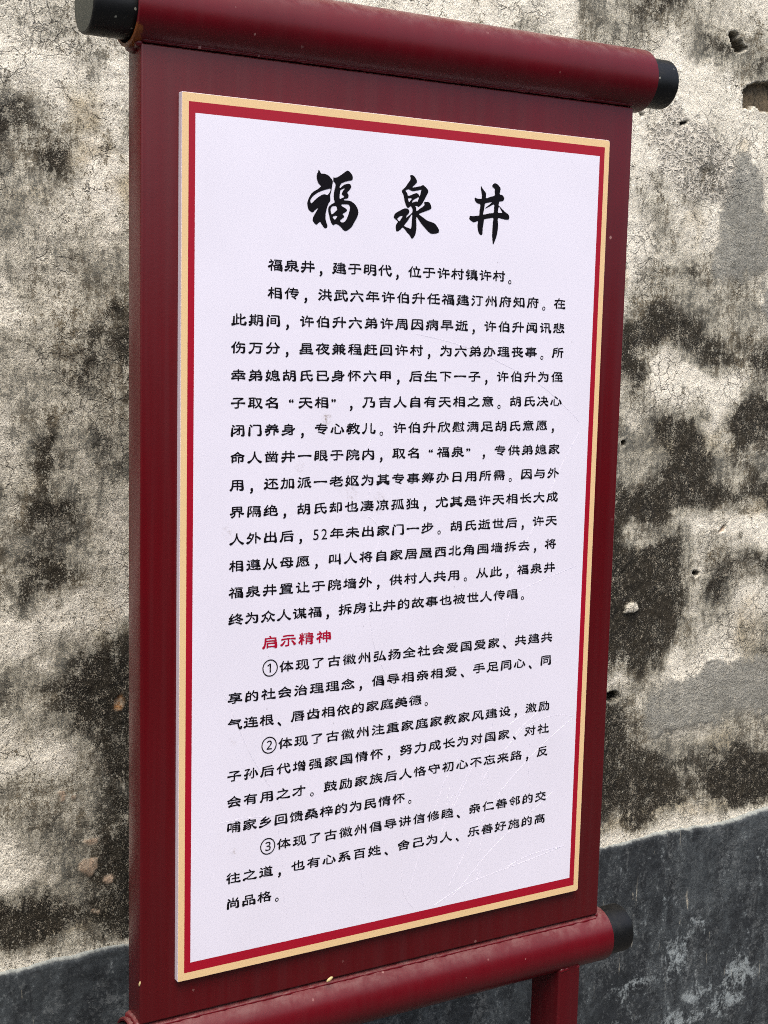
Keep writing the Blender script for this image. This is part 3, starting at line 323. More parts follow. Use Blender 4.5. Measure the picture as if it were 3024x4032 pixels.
def mat_maroon(name, base, rough, streak=0.5, speck=0.0, rust=False):
    t = NT(name)
    p = t.obj()
    st = t.noise(t.scaled(p, (60, 60, 1.2)), 1.0, 3, .6).outputs[0]
    blot = t.noise(p, 9, 4, .55).outputs[0]
    fine = t.noise(p, 900, 2, .5).outputs[0]
    c = t.mix(t.step(blot, .3, .7), base, tuple(x * .86 for x in base))
    c = t.mix(t.math('MULTIPLY', t.step(st, .35, .75), .45 * streak), c, (base[0] * .8 + .01, base[1] + .012, base[2] + .012))
    if speck:
        v = t.vor(p, 85)
        pick = t.math('GREATER_THAN', t.n("ShaderNodeSeparateColor").outputs[0], 2.0)
        sc = t.n("ShaderNodeSeparateColor"); t.l(v.outputs["Color"], sc.inputs[0])
        wob = t.math('ADD', v.outputs["Distance"], t.math('MULTIPLY', t.noise(p, 700, 2, .5).outputs[0], .22))
        size = t.math('MULTIPLY', sc.outputs[1], .17)
        m = t.math('MULTIPLY', t.math('LESS_THAN', wob, t.math('ADD', size, .13)), t.math('GREATER_THAN', sc.outputs[0], 1.0 - speck))
        m = t.math('MULTIPLY', m, t.step(t.noise(p, 5, 2).outputs[0], .42, .6))
        c = t.mix(t.math('MULTIPLY', m, .6), c, (.42, .24, .22))
    # dust film: pale and thin, lies where the surface looks up
    geo = t.n("ShaderNodeNewGeometry")
    sx = t.n("ShaderNodeSeparateXYZ"); t.l(geo.outputs["Normal"], sx.inputs[0])
    up = t.math('MULTIPLY', t.step(sx.outputs[2], .35, 1.0), t.math('ADD', t.math('MULTIPLY', t.step(t.noise(p, 55, 5, .7).outputs[0], .38, .68), .22), .08))
    c = t.mix(up, c, (.34, .25, .23))
    if rust:
        w = t.vor(p, 1).outputs[0]
        a = t.attr("rust").outputs["Fac"]
        rn = t.noise(p, 160, 4, .6).outputs[0]
        rm = t.step(t.math('ADD', a, t.math('MULTIPLY', t.math('SUBTRACT', rn, .5), .8)), .42, .62)
        c = t.mix(rm, c, (.20, .055, .012))
    t.put(t.b.inputs["Base Color"], c)
    t.put(t.b.inputs["Roughness"], t.math('ADD', t.math('MULTIPLY', t.step(st, .3, .8), .08 * streak), t.math('ADD', t.math('MULTIPLY', blot, .12), rough - .06)))
    t.b.inputs['Specular IOR Level'].default_value = .36
    t.l(t.bump(t.noise(p, 260, 2, .5).outputs[0], .10, .0006, t.bump(blot, .05, .01)), t.b.inputs["Normal"])
    return t.m

M_PANEL = mat_maroon("maroon_sheet_paint", (.088, .0015, .0042), .30, 1.0, .04)
M_ROLL = mat_maroon("maroon_roller_paint", (.098, .0018, .0060), .34, .4, .18, True)
M_LEG = mat_maroon("maroon_leg_paint", (.062, .001, .0035), .42, .5, .1)

def mat_black():
    t = NT("black_rubber_cap")
    p = t.obj()
    v = t.vor(p, 150); sc = t.n("ShaderNodeSeparateColor"); t.l(v.outputs["Color"], sc.inputs[0])
    wob = t.math('ADD', v.outputs["Distance"], t.math('MULTIPLY', t.noise(p, 900, 2).outputs[0], .3))
    m = t.math('MULTIPLY', t.math('LESS_THAN', wob, .36), t.math('GREATER_THAN', sc.outputs[0], .93))
    film = t.step(t.noise(p, 60, 5, .65).outputs[0], .5, .8)
    c = t.mix(t.math('MULTIPLY', film, .25), (.0045, .005, .0055), (.025, .026, .024))
    c = t.mix(t.math('MULTIPLY', m, .7), c, (.32, .32, .27))
    t.put(t.b.inputs["Base Color"], c)
    t.b.inputs['Specular IOR Level'].default_value = .35
    t.put(t.b.inputs["Roughness"], t.math('ADD', .40, t.math('MULTIPLY', film, .2)))
    t.l(t.bump(t.noise(p, 400, 3).outputs[0], .12, .0006), t.b.inputs["Normal"])
    return t.m
M_BLACK = mat_black()
def mat_capface():
    t = NT("cap_end_disc_lit")  # paler than the black cap: its end's reflected light put into the colour
    p = t.obj()
    n = t.noise(p, 90, 5, .6).outputs[0]
    t.put(t.b.inputs["Base Color"], t.mix(n, (.06, .066, .052), (.085, .088, .072)))
    t.put(t.b.inputs["Roughness"], .6)
    return t.m
M_CAPFACE = mat_capface()

def mat_print(name, base, rough=.33, dirty=True):
    t = NT(name)
    p = t.obj()
    n = t.noise(p, 7, 4, .6).outputs[0]
    g = t.noise(p, 1300, 2, .5).outputs[0]
    c = t.mix(t.step(n, .3, .75), base, tuple(x * .96 for x in base))
    c = t.mix(t.math('MULTIPLY', t.step(g, .3, .7), .05), c, tuple(x * .7 for x in base))
    if dirty:
        # rubbed marks and small stains on the print
        for (x, z, r, s) in SMUDGE:
            d = t.n("ShaderNodeVectorMath", operation='DISTANCE')
            t.l(p, d.inputs[0]); d.inputs[1].default_value = (x, -.0087, z)
            k = t.math('SUBTRACT', 1.0, t.math('DIVIDE', d.outputs["Value"], r), clamp=True)
            k = t.math('MULTIPLY', k, t.step(t.noise(p, 240, 4, .7).outputs[0], .45, .7))
            c = t.mix(t.math('MULTIPLY', k, s), c, (.30, .25, .22))
        dots = t.vor(p, 24); sc = t.n("ShaderNodeSeparateColor"); t.l(dots.outputs["Color"], sc.inputs[0])
        m = t.math('MULTIPLY', t.math('LESS_THAN', dots.outputs["Distance"], .022), t.math('GREATER_THAN', sc.outputs[0], .6))
        c = t.mix(t.math('MULTIPLY', m, .45), c, (.25, .23, .25))
        film = t.step(t.noise(t.scaled(p, (8, 8, 2.5)), 1, 6, .65).outputs[0], .5, .85)
        c = t.mix(t.math('MULTIPLY', film, .10), c, (.5, .47, .46))
    t.put(t.b.inputs["Base Color"], c)
    t.put(t.b.inputs["Roughness"], t.math('ADD', rough - .04, t.math('MULTIPLY', n, .12)))
    t.l(t.bump(g, .03, .0003), t.b.inputs["Normal"])
    return t.m

SMUDGE = [(.1824, 1.4995, .009, 1.4), (.148, 1.444, .008, .8), (.218, 1.410, .010, .9), (.2555, 1.403, .010, .7),
          (.2544, 1.3887, .008, .6), (.0587, 1.3736, .010, .6), (.0667, 1.128, .007, .6), (.0702, .995, .006, .7), (.21, 1.425, .02, .35)]
M_WHITE = mat_print("white_print", (.745, .735, .85))
M_GOLD = mat_print("gold_print", (.74, .53, .28), .35, False)
M_RED = mat_print("red_print", (.33, .003, .018), .33, False)
M_EDGE = mat_print("white_board_edge", (.66, .60, .66), .55, False)
M_INK = mat_print("black_ink", (.006, .005, .007), .34, False)
M_REDINK = mat_print("red_ink", (.36, .006, .030), .30, False)
for _m in (M_INK, M_REDINK): _m.node_tree.nodes["Principled BSDF"].inputs["Specular IOR Level"].default_value = .12
M_SCR = mat_print("scratched_print", (.82, .80, .91), .25, False)

def mat_plain(name, c, rough=.6):
    t = NT(name); p = t.obj()
    n = t.noise(p, 30, 6, .6).outputs[0]
    t.put(t.b.inputs["Base Color"], t.mix(n, c, tuple(x * .6 for x in c)))
    t.put(t.b.inputs["Roughness"], rough)
    t.l(t.bump(n, .3, .003), t.b.inputs["Normal"])
    return t.m

# ---- plaster of the wall: colour comes from painted-on weathering (vertex fields) broken up by noise
def mat_plaster():
    t = NT("weathered_lime_plaster")
    p = t.obj()
    A = t.attr("stain"); sa = t.n("ShaderNodeSeparateColor"); t.l(A.outputs["Color"], sa.inputs[0])
    soot, cement, ochre = sa.outputs[0], sa.outputs[1], sa.outputs[2]
    B = t.attr("broken"); sb = t.n("ShaderNodeSeparateColor"); t.l(B.outputs["Color"], sb.inputs[0])
    brick, flake, rust = sb.outputs[0], sb.outputs[1], sb.outputs[2]
    sh = t.scaled(p, (1, 1, .62))
    n0 = t.noise(p, 9, 5, .6, .3).outputs[0]
    n1 = t.noise(p, 34, 7, .68, .3).outputs[0]
    n2 = t.noise(sh, 150, 5, .75, .2).outputs[0]
    n3 = t.noise(p, 400, 3, .7, 0).outputs[0]
    c2 = t.math('SUBTRACT', n2, .5); c3 = t.math('SUBTRACT', n3, .5); c1 = t.math('SUBTRACT', n1, .5); c0 = t.math('SUBTRACT', n0, .5)
    W_ = t.attr("wash"); sw = t.n("ShaderNodeSeparateColor"); t.l(W_.outputs["Color"], sw.inputs[0])
    wash, cell = sw.outputs[0], sw.outputs[1]
    f = t.math('MULTIPLY_ADD', soot, .92, .07)
    f = t.math('MULTIPLY_ADD', c1, 1.2, f)
    f = t.math('MULTIPLY_ADD', c2, 1.9, f)
    f = t.math('MULTIPLY_ADD', c3, 2.2, f)
    vs = t.noise(t.scaled(p, (75, 1, 13)), 1.0, 5, .65, .6).outputs[0]
    hs = t.noise(t.scaled(p, (14, 1, 90)), 1.0, 4, .65, .5).outputs[0]
    f = t.math('MULTIPLY_ADD', t.math('SUBTRACT', vs, .5), .95, f)
    f = t.math('MULTIPLY_ADD', t.math('SUBTRACT', hs, .5), .5, f)
    dark = t.step(f, .42, .66)
    # pale ground
    tone = t.math('MULTIPLY_ADD', c3, 4.2, t.math('MULTIPLY_ADD', c2, 1.8, t.math('MULTIPLY_ADD', c0, 1.2, t.math('MULTIPLY_ADD', c1, 1.0, .64))))
    tone = t.step(t.math('MULTIPLY_ADD', wash, .5, tone), .05, .95)
    pale = t.mix(tone, (.35, .33, .27), (.88, .845, .725))
    pale = t.mix(t.step(t.math('ADD', ochre, t.math('MULTIPLY', c1, 1.4)), .2, 1.2), pale, (.55, .475, .33), 'MIX')
    pale = t.mix(t.step(t.math('MULTIPLY_ADD', c1, .8, soot), .02, .42), pale, t.mix(1.0, pale, (.74, .74, .71), 'MULTIPLY'))
    pale = t.mix(t.math('MULTIPLY', t.step(t.math('MULTIPLY_ADD', c3, 1.2, n2), .56, .70), .6), pale, t.mix(1.0, pale, (.42, .41, .38), 'MULTIPLY'))
    # honeycomb of pale rims where the skim coat has dried in cells
    wq = t.n("ShaderNodeVectorMath", operation='MULTIPLY_ADD')
    wq_ = t.noise(p, 70, 3, .6); t.l(wq_.outputs["Color"], wq.inputs[0]); wq.inputs[1].default_value = (.022, .022, .022); t.l(p, wq.inputs[2])
    ce = t.vor(wq.outputs[0], 85, 'DISTANCE_TO_EDGE').outputs[0]
    rim = t.math('SUBTRACT', 1.0, t.step(ce, .05, .24))
    cellc = t.mix(rim, t.mix(n3, (.16, .15, .13), (.34, .32, .27)), (.64, .61, .53))
    cf = t.math('MULTIPLY', t.step(t.math('ADD', cell, t.math('MULTIPLY', c1, .9)), .35, .65), .75)
    pale = t.mix(cf, pale, cellc)
    sootc = t.mix(t.step(n1, .3, .7), (.006, .0058, .0048), (.032, .027, .018))
    sootc = t.mix(t.step(t.math('MULTIPLY_ADD', c1, .6, soot), .40, .72), t.mix(n2, t.mix(t.step(n0, .4, .6), (.085, .086, .074), (.085, .070, .046)), t.mix(t.step(n0, .4, .6), (.22, .22, .19), (.24, .205, .14))), sootc)
    n4 = t.noise(p, 620, 3, .75, .3).outputs[0]
    sootc = t.mix(t.step(t.math('MULTIPLY_ADD', c2, .7, t.math('MULTIPLY_ADD', c1, -.3, n4)), .57, .67), sootc, t.mix(n1, (.42, .38, .29), (.25, .23, .19)))
    pale = t.mix(t.math('MULTIPLY', t.step(t.math('MULTIPLY_ADD', c2, .5, n4), .40, .30), .55), pale, (.88, .86, .78))
    c = t.mix(dark, pale, sootc)
    # cement patches: smooth, cool grey
    cm = t.step(t.math('MULTIPLY_ADD', c2, .7, t.math('MULTIPLY_ADD', c1, 1.1, cement)), .30, .62)
    cemc = t.mix(t.step(t.math('ADD', n2, t.math('MULTIPLY', c1, .7)), .3, .75), (.24, .24, .21), (.42, .42, .375))
    cemc = t.mix(t.step(n3, .54, .68), cemc, (.13, .127, .112))
    tr = t.noise(t.scaled(p, (34, 1, 62)), 1.0, 5, .65, 2.4).outputs[0]
    cemc = t.mix(t.math('MULTIPLY', t.step(tr, .54, .70), .6), cemc, (.17, .168, .15))
    cemc = t.mix(t.math('MULTIPLY', t.step(tr, .46, .32), .35), cemc, (.42, .41, .37))
    c = t.mix(t.math('MULTIPLY', cm, t.math('SUBTRACT', .93, t.math('MULTIPLY', t.step(n1, .52, .68), .45))), c, cemc)
    # cracks
    wv = t.n("ShaderNodeVectorMath", operation='MULTIPLY_ADD')
    wn_ = t.noise(p, 26, 4, .6); t.l(wn_.outputs["Color"], wv.inputs[0]); wv.inputs[1].default_value = (.045, .045, .045); t.l(p, wv.inputs[2])
    e1 = t.vor(wv.outputs[0], 13, 'DISTANCE_TO_EDGE').outputs[0]
    e2 = t.vor(wv.outputs[0], 42, 'DISTANCE_TO_EDGE').outputs[0]
    k1 = t.math('MULTIPLY', t.math('SUBTRACT', 1.0, t.step(e1, .002, .012)), t.math('MULTIPLY', t.step(n0, .50, .62), t.step(n1, .38, .6)))
    k2 = t.math('MULTIPLY', t.math('SUBTRACT', 1.0, t.step(e2, .01, .05)), t.step(t.noise(p, 6, 3).outputs[0], .5, .62))
    crack = t.math('MAXIMUM', k1, t.math('MULTIPLY', k2, .6))
    crack = t.math('MULTIPLY', crack, t.math('SUBTRACT', 1.0, t.math('MULTIPLY', cm, .6)))
    c = t.mix(t.math('MULTIPLY', crack, .8), c, (.035, .031, .027))
    # small pits
    pv = t.vor(p, 48); ps = t.n("ShaderNodeSeparateColor"); t.l(pv.outputs["Color"], ps.inputs[0])
    pit = t.math('MULTIPLY', t.math('LESS_THAN', t.math('ADD', pv.outputs["Distance"], t.math('MULTIPLY', n3, .2)), .24), t.math('GREATER_THAN', ps.outputs[1], .90))
    c = t.mix(t.math('MULTIPLY', pit, .75), c, (.045, .038, .030))
    # bare brick in the holes, stuck flakes, rust
    bc = t.mix(t.step(n1, .3, .7), (.20, .155, .10), (.10, .085, .06))
    bc = t.mix(t.step(n2, .5, .7), bc, (.05, .042, .03))
    c = t.mix(brick, c, bc)
    c = t.mix(flake, c, t.mix(t.step(n2, .35, .65), (.50, .42, .32), (.42, .31, .22)))
    c = t.mix(rust, c, t.mix(t.step(n2, .4, .6), (.35, .17, .06), (.55, .45, .33)))
    t.put(t.b.inputs["Base Color"], c)
    t.put(t.b.inputs["Roughness"], .93)
    t.b.inputs["Specular IOR Level"].default_value = .25
    h = t.math('MULTIPLY_ADD', n3, .35, t.math('MULTIPLY_ADD', n1, .45, n2))
    h = t.math('MULTIPLY_ADD', t.math('MULTIPLY', tr, cm), .8, h)
    h = t.math('SUBTRACT', h, t.math('MULTIPLY', crack, .9))
    h = t.math('SUBTRACT', h, t.math('MULTIPLY', pit, .8))
    h = t.math('MULTIPLY_ADD', t.math('MULTIPLY', rim, cf), .7, h)
    h = t.math('MULTIPLY_ADD', dark, -.35, h)
    t.l(t.bump(h, .9, .005), t.b.inputs["Normal"])
    return t.m

def mat_dado():
    t = NT("dark_painted_render")
    p = t.obj()
    A = t.attr("stain"); sa = t.n("ShaderNodeSeparateColor"); t.l(A.outputs["Color"], sa.inputs[0])
    bloom, edge = sa.outputs[0], sa.outputs[1]
    n0 = t.noise(t.scaled(p, (1, 1, .5)), 10, 6, .62, .3).outputs[0]
    n1 = t.noise(t.scaled(p, (1, 1, .6)), 42, 7, .68, .6).outputs[0]
    n2 = t.noise(p, 170, 5, .7, .5).outputs[0]
    c1 = t.math('SUBTRACT', n1, .5); c2 = t.math('SUBTRACT', n2, .5); c0 = t.math('SUBTRACT', n0, .5)
    c = t.mix(t.step(t.math('MULTIPLY_ADD', c1, 1.0, n0), .3, .75), (.018, .022, .026), (.055, .066, .073))
    c = t.mix(t.math('MULTIPLY', t.step(n2, .55, .75), .5), c, (.085, .095, .098))
    c = t.mix(t.math('MULTIPLY', t.step(n2, .5, .3), .5), c, (.009, .010, .011))
    # crackle: pale net of filled cracks
    wv = t.n("ShaderNodeVectorMath", operation='MULTIPLY_ADD')
    wn_ = t.noise(p, 60, 5, .7); t.l(wn_.outputs["Color"], wv.inputs[0]); wv.inputs[1].default_value = (.04, .04, .04); t.l(p, wv.inputs[2])
    e2 = t.vor(wv.outputs[0], 84, 'DISTANCE_TO_EDGE').outputs[0]
    net = t.math('MULTIPLY', t.math('SUBTRACT', 1.0, t.step(e2, .02, .14)), t.step(t.math('MULTIPLY_ADD', sa.outputs[2], .25, n0), .55, .75))
    c = t.mix(t.math('MULTIPLY', net, t.math('MULTIPLY', t.step(n1, .45, .7), .6)), c, (.12, .135, .14))
    f = t.math('MULTIPLY_ADD', c2, 2.3, t.math('MULTIPLY_ADD', c1, 3.2, t.math('MULTIPLY_ADD', bloom, .85, -.06)))
    c = t.mix(t.math('MULTIPLY', t.step(f, .35, 1.05), .85), c, (.30, .345, .36))
    hz = t.noise(t.scaled(p, (26, 1, 9)), 1.0, 6, .7, .8).outputs[0]
    c = t.mix(t.math('MULTIPLY', t.step(t.math('MULTIPLY_ADD', c2, 1.2, hz), .52, .74), .45), c, (.15, .165, .17))
    # vertical scuffs
    sc = t.noise(t.scaled(p, (95, 1, 11)), 1.0, 2, .4, 1.0).outputs[0]
    c = t.mix(t.math('MULTIPLY', t.math('MULTIPLY', t.step(sc, .70, .76), t.step(n1, .45, .6)), .8), c, (.42, .40, .33))
    c = t.mix(t.math('MULTIPLY', t.step(t.math('ADD', edge, t.math('MULTIPLY', c1, .9)), .45, .9), .85), c, t.mix(n2, (.22, .26, .27), (.42, .43, .38)))
    t.put(t.b.inputs["Base Color"], c)
    t.put(t.b.inputs["Roughness"], .82)
    t.b.inputs["Specular IOR Level"].default_value = .3
    h = t.math('MULTIPLY_ADD', n2, .5, n1)
    h = t.math('SUBTRACT', h, t.math('MULTIPLY', net, .3))
    t.l(t.bump(h, .6, .003), t.b.inputs["Normal"])
    return t.m
M_PLASTER = mat_plaster()
M_DADO = mat_dado()

# ------------------------------------------------------------------ wall geometry
def value_noise(X, Z, cell, seed):
    r = np.random.default_rng(seed)
    G = r.random((256, 256)).astype(np.float32)
    u = X / cell + 1000.0; v = Z / cell + 1000.0
    i = np.floor(u).astype(int); j = np.floor(v).astype(int)
    fu = u - i; fv = v - j
    fu = fu * fu * (3 - 2 * fu); fv = fv * fv * (3 - 2 * fv)
    a = G[i % 256, j % 256]; b = G[(i + 1) % 256, j % 256]; c = G[i % 256, (j + 1) % 256]; d = G[(i + 1) % 256, (j + 1) % 256]
    return (a * (1 - fu) + b * fu) * (1 - fv) + (c * (1 - fu) + d * fu) * fv

def fbm(X, Z, cell, octv, seed, rough=.55):
    s = 0; amp = 1; tot = 0
    for k in range(octv):
        s = s + amp * value_noise(X * (1 + .013 * k) + .31 * k * Z * .1, Z, cell / 2 ** k, seed + k)
        tot += amp; amp *= rough
    return s / tot - .5

def axis(a, b, f0, f1, fine, coarse):
    parts = []
    if a < f0: parts.append(np.linspace(a, f0, max(2, int(round((f0 - a) / coarse)) + 1))[:-1])
    parts.append(np.linspace(f0, f1, int(round((f1 - f0) / fine)) + 1))
    if f1 < b: parts.append(np.linspace(f1, b, max(2, int(round((b - f1) / coarse)) + 1))[1:])
    return np.concatenate(parts)

def grid_mesh(name, xs, zs, Yf, attrs, parent, mat):
    nx, nz = len(xs), len(zs)
    X, Z = np.meshgrid(xs, zs)
    co = np.stack([X, Yf, Z], -1).astype(np.float32).reshape(-1, 3)
    q = np.arange((nz - 1) * (nx - 1))
    r, c = q // (nx - 1), q % (nx - 1)
    a = r * nx + c
    idx = np.stack([a, a + 1, a + nx + 1, a + nx], 1).astype(np.int32)
    me = bpy.data.meshes.new(name)
    me.vertices.add(len(co)); me.vertices.foreach_set("co", co.ravel())
    me.loops.add(idx.size); me.loops.foreach_set("vertex_index", idx.ravel())
    me.polygons.add(len(idx)); me.polygons.foreach_set("loop_start", np.arange(0, idx.size, 4, dtype=np.int32))
    me.polygons.foreach_set("use_smooth", np.ones(len(idx), bool))
    me.update(calc_edges=True)
    for k, v in attrs.items():
        at = me.attributes.new(k, 'FLOAT_COLOR', 'POINT')
        d = np.ones((len(co), 4), np.float32); d[:, :3] = v.reshape(-1, 3)
        at.data.foreach_set("color", d.ravel())
    return link(name, me, parent, mat)

def blobs(X, Z, L):
    keep = np.ones_like(X)
    for (cx, cz, rx, rz, s) in L:
        if rx < .004 or rz < .004: continue
        d = ((X - cx) / rx) ** 2 + ((Z - cz) / rz) ** 2
        g = np.exp(-d * 1.15) * 1.25
        keep *= 1 - np.clip(g * s, 0, .93)
    return 1 - keep

def poly_sd(X, Z, P):
    """signed distance, negative inside"""
    P = np.array(P); n = len(P)
    d = np.full(X.shape, 1e9); ins = np.zeros(X.shape, bool)
    for i in range(n):
        ax, az = P[i]; bx, bz = P[(i + 1) % n]
        ex, ez = bx - ax, bz - az
        t = np.clip(((X - ax) * ex + (Z - az) * ez) / (ex * ex + ez * ez), 0, 1)
        d = np.minimum(d, np.hypot(X - ax - t * ex, Z - az - t * ez))
        cond = ((az > Z) != (bz > Z)) & (X < (bx - ax) * (Z - az) / ((bz - az) + 1e-12) + ax)
        ins ^= cond
    return np.where(ins, -d, d)

WY = 0.45
DADO_TOP = Z0 - 0.163
wall = empty("plastered_wall", (0, 0, 0), "old mould-stained plaster wall with a dark painted base, behind the sign", "wall")

xs = axis(-4.0, 6.0, -0.20, 1.62, .003, .06)
zs = axis(DADO_TOP - .02, 3.4, DADO_TOP - .02, 2.30, .003, .06)
X, Z = np.meshgrid(xs, zs)
wx = X + fbm(X, Z, .09, 5, 1, .6) * .085
wz = Z + fbm(X, Z, .09, 5, 21, .6) * .085
gm = np.array(GRIME, np.float32) / 90.0
known = (gm >= 0).astype(np.float32)
gm = np.where(gm < 0, .33, gm)
def sample(G, X, Z):
    u = np.clip((X - GRIME_X0) / GRIME_STEP, 0, G.shape[1] - 1.001); v = np.clip((GRIME_Z0 - Z) / GRIME_STEP, 0, G.shape[0] - 1.001)
    i = u.astype(int); j = v.astype(int); a = u - i; b = v - j
    return (G[j, i] * (1 - a) + G[j, i + 1] * a) * (1 - b) + (G[j + 1, i] * (1 - a) + G[j + 1, i + 1] * a) * b
gx = X + fbm(X, Z, .045, 5, 1, .65) * .060
gz = Z + fbm(X, Z, .045, 5, 21, .65) * .060
soot = sample(gm, gx, gz)
kn = sample(known, X, Z)
lw = blobs(wx, wz, LIMEWASH)
cem = blobs(wx, wz, CEMENT)
och = blobs(wx, wz, OCHRE)
big = fbm(X, Z, .22, 5, 41, .55)
# the part the sign hides and the wall beyond the frame carry the same kind of stains
cell = blobs(wx, wz, [(1.17, 1.91, .09, .07, .9), (1.20, 1.86, .07, .04, .9), (1.08, 1.97, .05, .07, .7)])
out_ = np.clip(np.maximum(np.maximum((X - 1.57) / .06, (-.13 - X) / .04), (Z - 2.25) / .04), 0, 1)
hid = np.maximum(out_, 1 - kn)
mid = fbm(X, Z, .05, 4, 45, .6)
soot = soot * (1 - hid) + hid * np.clip(big * 1.8 + .36, 0, 1)
soot = (soot - .5) * 1.42 + .50
soot = soot + big * .06 + mid * .36
wash = np.clip((.20 - soot) * 4, 0, 1)
edge = np.clip(1 - (Z - DADO_TOP) / .016, 0, 1)
edge = np.clip(edge + fbm(X, Z, .03, 4, 61) * .9, 0, 1) * (Z < DADO_TOP + .045)
wash = np.maximum(wash, edge)
soot = np.clip(soot, -.1, 1.1); soot = soot * (1 - .8 * edge)
och = np.clip(och * .8 + edge * .25 + fbm(X, Z, .3, 3, 77) * .4, 0, 1)
Yf = WY + fbm(X, Z, .5, 3, 91) * .010 + fbm(X, Z, .05, 4, 95) * .0045 + fbm(X, Z, .012, 3, 99) * .0022 * (1 - .5 * cem)
Yf = Yf + .0022 * np.clip(soot, 0, 1) * (fbm(X, Z, .008, 2, 103) * 1.5)
Yf = Yf - .0018 * np.clip((cem - .3) * 4, 0, 1)
brick = np.zeros_like(X); flake = np.zeros_like(X); rust = np.zeros_like(X)
jag = fbm(X, Z, .012, 4, 111, .7) * .012
for dep, kind, P in PATCH:
    P = np.array(P)
    m = (X > P[:, 0].min() - .02) & (X < P[:, 0].max() + .02) & (Z > P[:, 1].min() - .02) & (Z < P[:, 1].max() + .02)
    rows = np.where(m.any(1))[0]; cols = np.where(m.any(0))[0]
    if len(rows) == 0 or len(cols) == 0: continue
    sl = (slice(rows[0], rows[-1] + 1), slice(cols[0], cols[-1] + 1))
    sd = poly_sd(X[sl], Z[sl], P) + jag[sl] * (1.0 if kind in (0, 1, 3) else .15 if kind == 4 else .4)
    k = np.clip(-sd / (.0015 if kind == 4 else .003) + .5, 0, 1)
    Yf[sl] += k * dep
    if kind in (0, 1): brick[sl] = np.maximum(brick[sl], k)
    if kind == 1:      # upper half of the big hole is the brick, lower lip is grey old render
        pass
    if kind == 2: soot[sl] = np.maximum(soot[sl], k * 1.6); cem[sl] *= 1 - k
    if kind == 3: rust[sl] = np.maximum(rust[sl], k)
    if kind == 4: flake[sl] = np.maximum(flake[sl], k)
    if kind == 5: rust[sl] = np.maximum(rust[sl], k)
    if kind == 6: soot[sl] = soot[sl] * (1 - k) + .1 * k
    if dep > 0.005:      # pale broken lip round the hole
        lip = np.clip(1 - np.abs(sd - .003) / .004, 0, 1)
        soot[sl] = soot[sl] * (1 - lip * .6)
        Yf[sl] -= lip * .0012
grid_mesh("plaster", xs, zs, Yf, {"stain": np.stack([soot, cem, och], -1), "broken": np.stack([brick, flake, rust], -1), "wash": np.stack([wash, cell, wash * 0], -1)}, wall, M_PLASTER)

# the dark painted band at the foot, a few millimetres proud, with a rounded hand-trowelled upper edge
zs2 = axis(0.0, DADO_TOP, .20, DADO_TOP, .003, .05)
zs2 = np.concatenate([zs2, [DADO_TOP + .0006]])
X2, Z2 = np.meshgrid(xs, zs2)
top = DADO_TOP + fbm(X2[:1], X2[:1] * 0, .12, 4, 201) * .013 + fbm(X2[:1], X2[:1] * 0, .02, 4, 207, .7) * .007
Zs = Z2 * (top / DADO_TOP)
Y2 = WY - .008 + fbm(X2, Z2, .4, 3, 211) * .008 + fbm(X2, Z2, .04, 4, 215) * .004 + fbm(X2, Z2, .01, 2, 219) * .0016
rnd = np.clip((Zs - (top - .007)) / .007, 0, 1)
Y2 = Y2 + rnd ** 2 * .010
Y2[-1] = WY + .012
bwx = X2 + fbm(X2, Z2, .05, 4, 231, .6) * .09; bwz = Z2 + fbm(X2, Z2, .05, 4, 241, .6) * .05
bl = blobs(bwx, bwz, BLOOM) + fbm(X2, Z2, .2, 4, 251) * .35 * (X2 > .6)
ed = np.clip(1 - (top - Zs) / .009, 0, 1)
me_ob = grid_mesh("dado_band", xs, zs2, Y2, {"stain": np.stack([bl, ed, np.clip((X2 - .8) / .3, 0, 1)], -1)}, wall, M_DADO)
me = me_ob.data
co = np.empty(len(me.vertices) * 3, np.float32); me.vertices.foreach_get("co", co)
co = co.reshape(-1, 3); co[:, 2] = Zs.reshape(-1); me.vertices.foreach_set("co", co.ravel()); me.update()
M_CORE = mat_plain("old_brickwork", (.16, .12, .08), .9)
box("masonry_core", -4.0, 6.0, WY + .045, WY + .34, 0, 3.4, wall, M_CORE)
box("wall_cap", -4.05, 6.05, WY - .05, WY + .40, 3.4, 3.46, wall, mat_plain("coping_stone", (.2, .2, .18), .9), .01)

# ground: one sheet of worn grey paving, outside the frame but under the sign
def mat_ground():
    t = NT("worn_stone_paving"); p = t.obj()
    n = t.noise(p, 6, 7, .6).outputs[0]
    br = t.n("ShaderNodeTexBrick"); t.l(t.scaled(p, (1, 1, 1)), br.inputs["Vector"])
    br.inputs["Scale"].default_value = 1.6; br.inputs["Mortar Size"].default_value = .012
    br.inputs["Color1"].default_value = (.085, .082, .076, 1); br.inputs["Color2"].default_value = (.06, .058, .054, 1); br.inputs["Mortar"].default_value = (.035, .034, .03, 1)
    t.put(t.b.inputs["Base Color"], t.mix(t.math('MULTIPLY', n, .5), br.outputs[0], (.06, .06, .055)))
    t.put(t.b.inputs["Roughness"], .85)
    t.l(t.bump(n, .4, .01), t.b.inputs["Normal"])
    return t.m
bm = bmesh.new()
v = [bm.verts.new(q) for q in ((-60, -60, 0), (60, -60, 0), (60, 60, 0), (-60, 60, 0))]
bm.faces.new(v); me = bpy.data.meshes.new("ground"); bm.to_mesh(me); bm.free()
gr = link("ground", me, None, mat_ground()); gr["kind"] = "structure"

# unseen wall added across the lane, to shade it and darken the sign's gloss
lane = box("unseen_shade_wall", -9.0, 11.0, -4.1, -3.7, 0, 2.35, None, mat_plain("shade_wall_dark", (.075, .072, .062), .95), .02)
lane["label"] = "added unseen dark wall behind the camera, shading and reflecting in the sign"; lane["category"] = "wall"

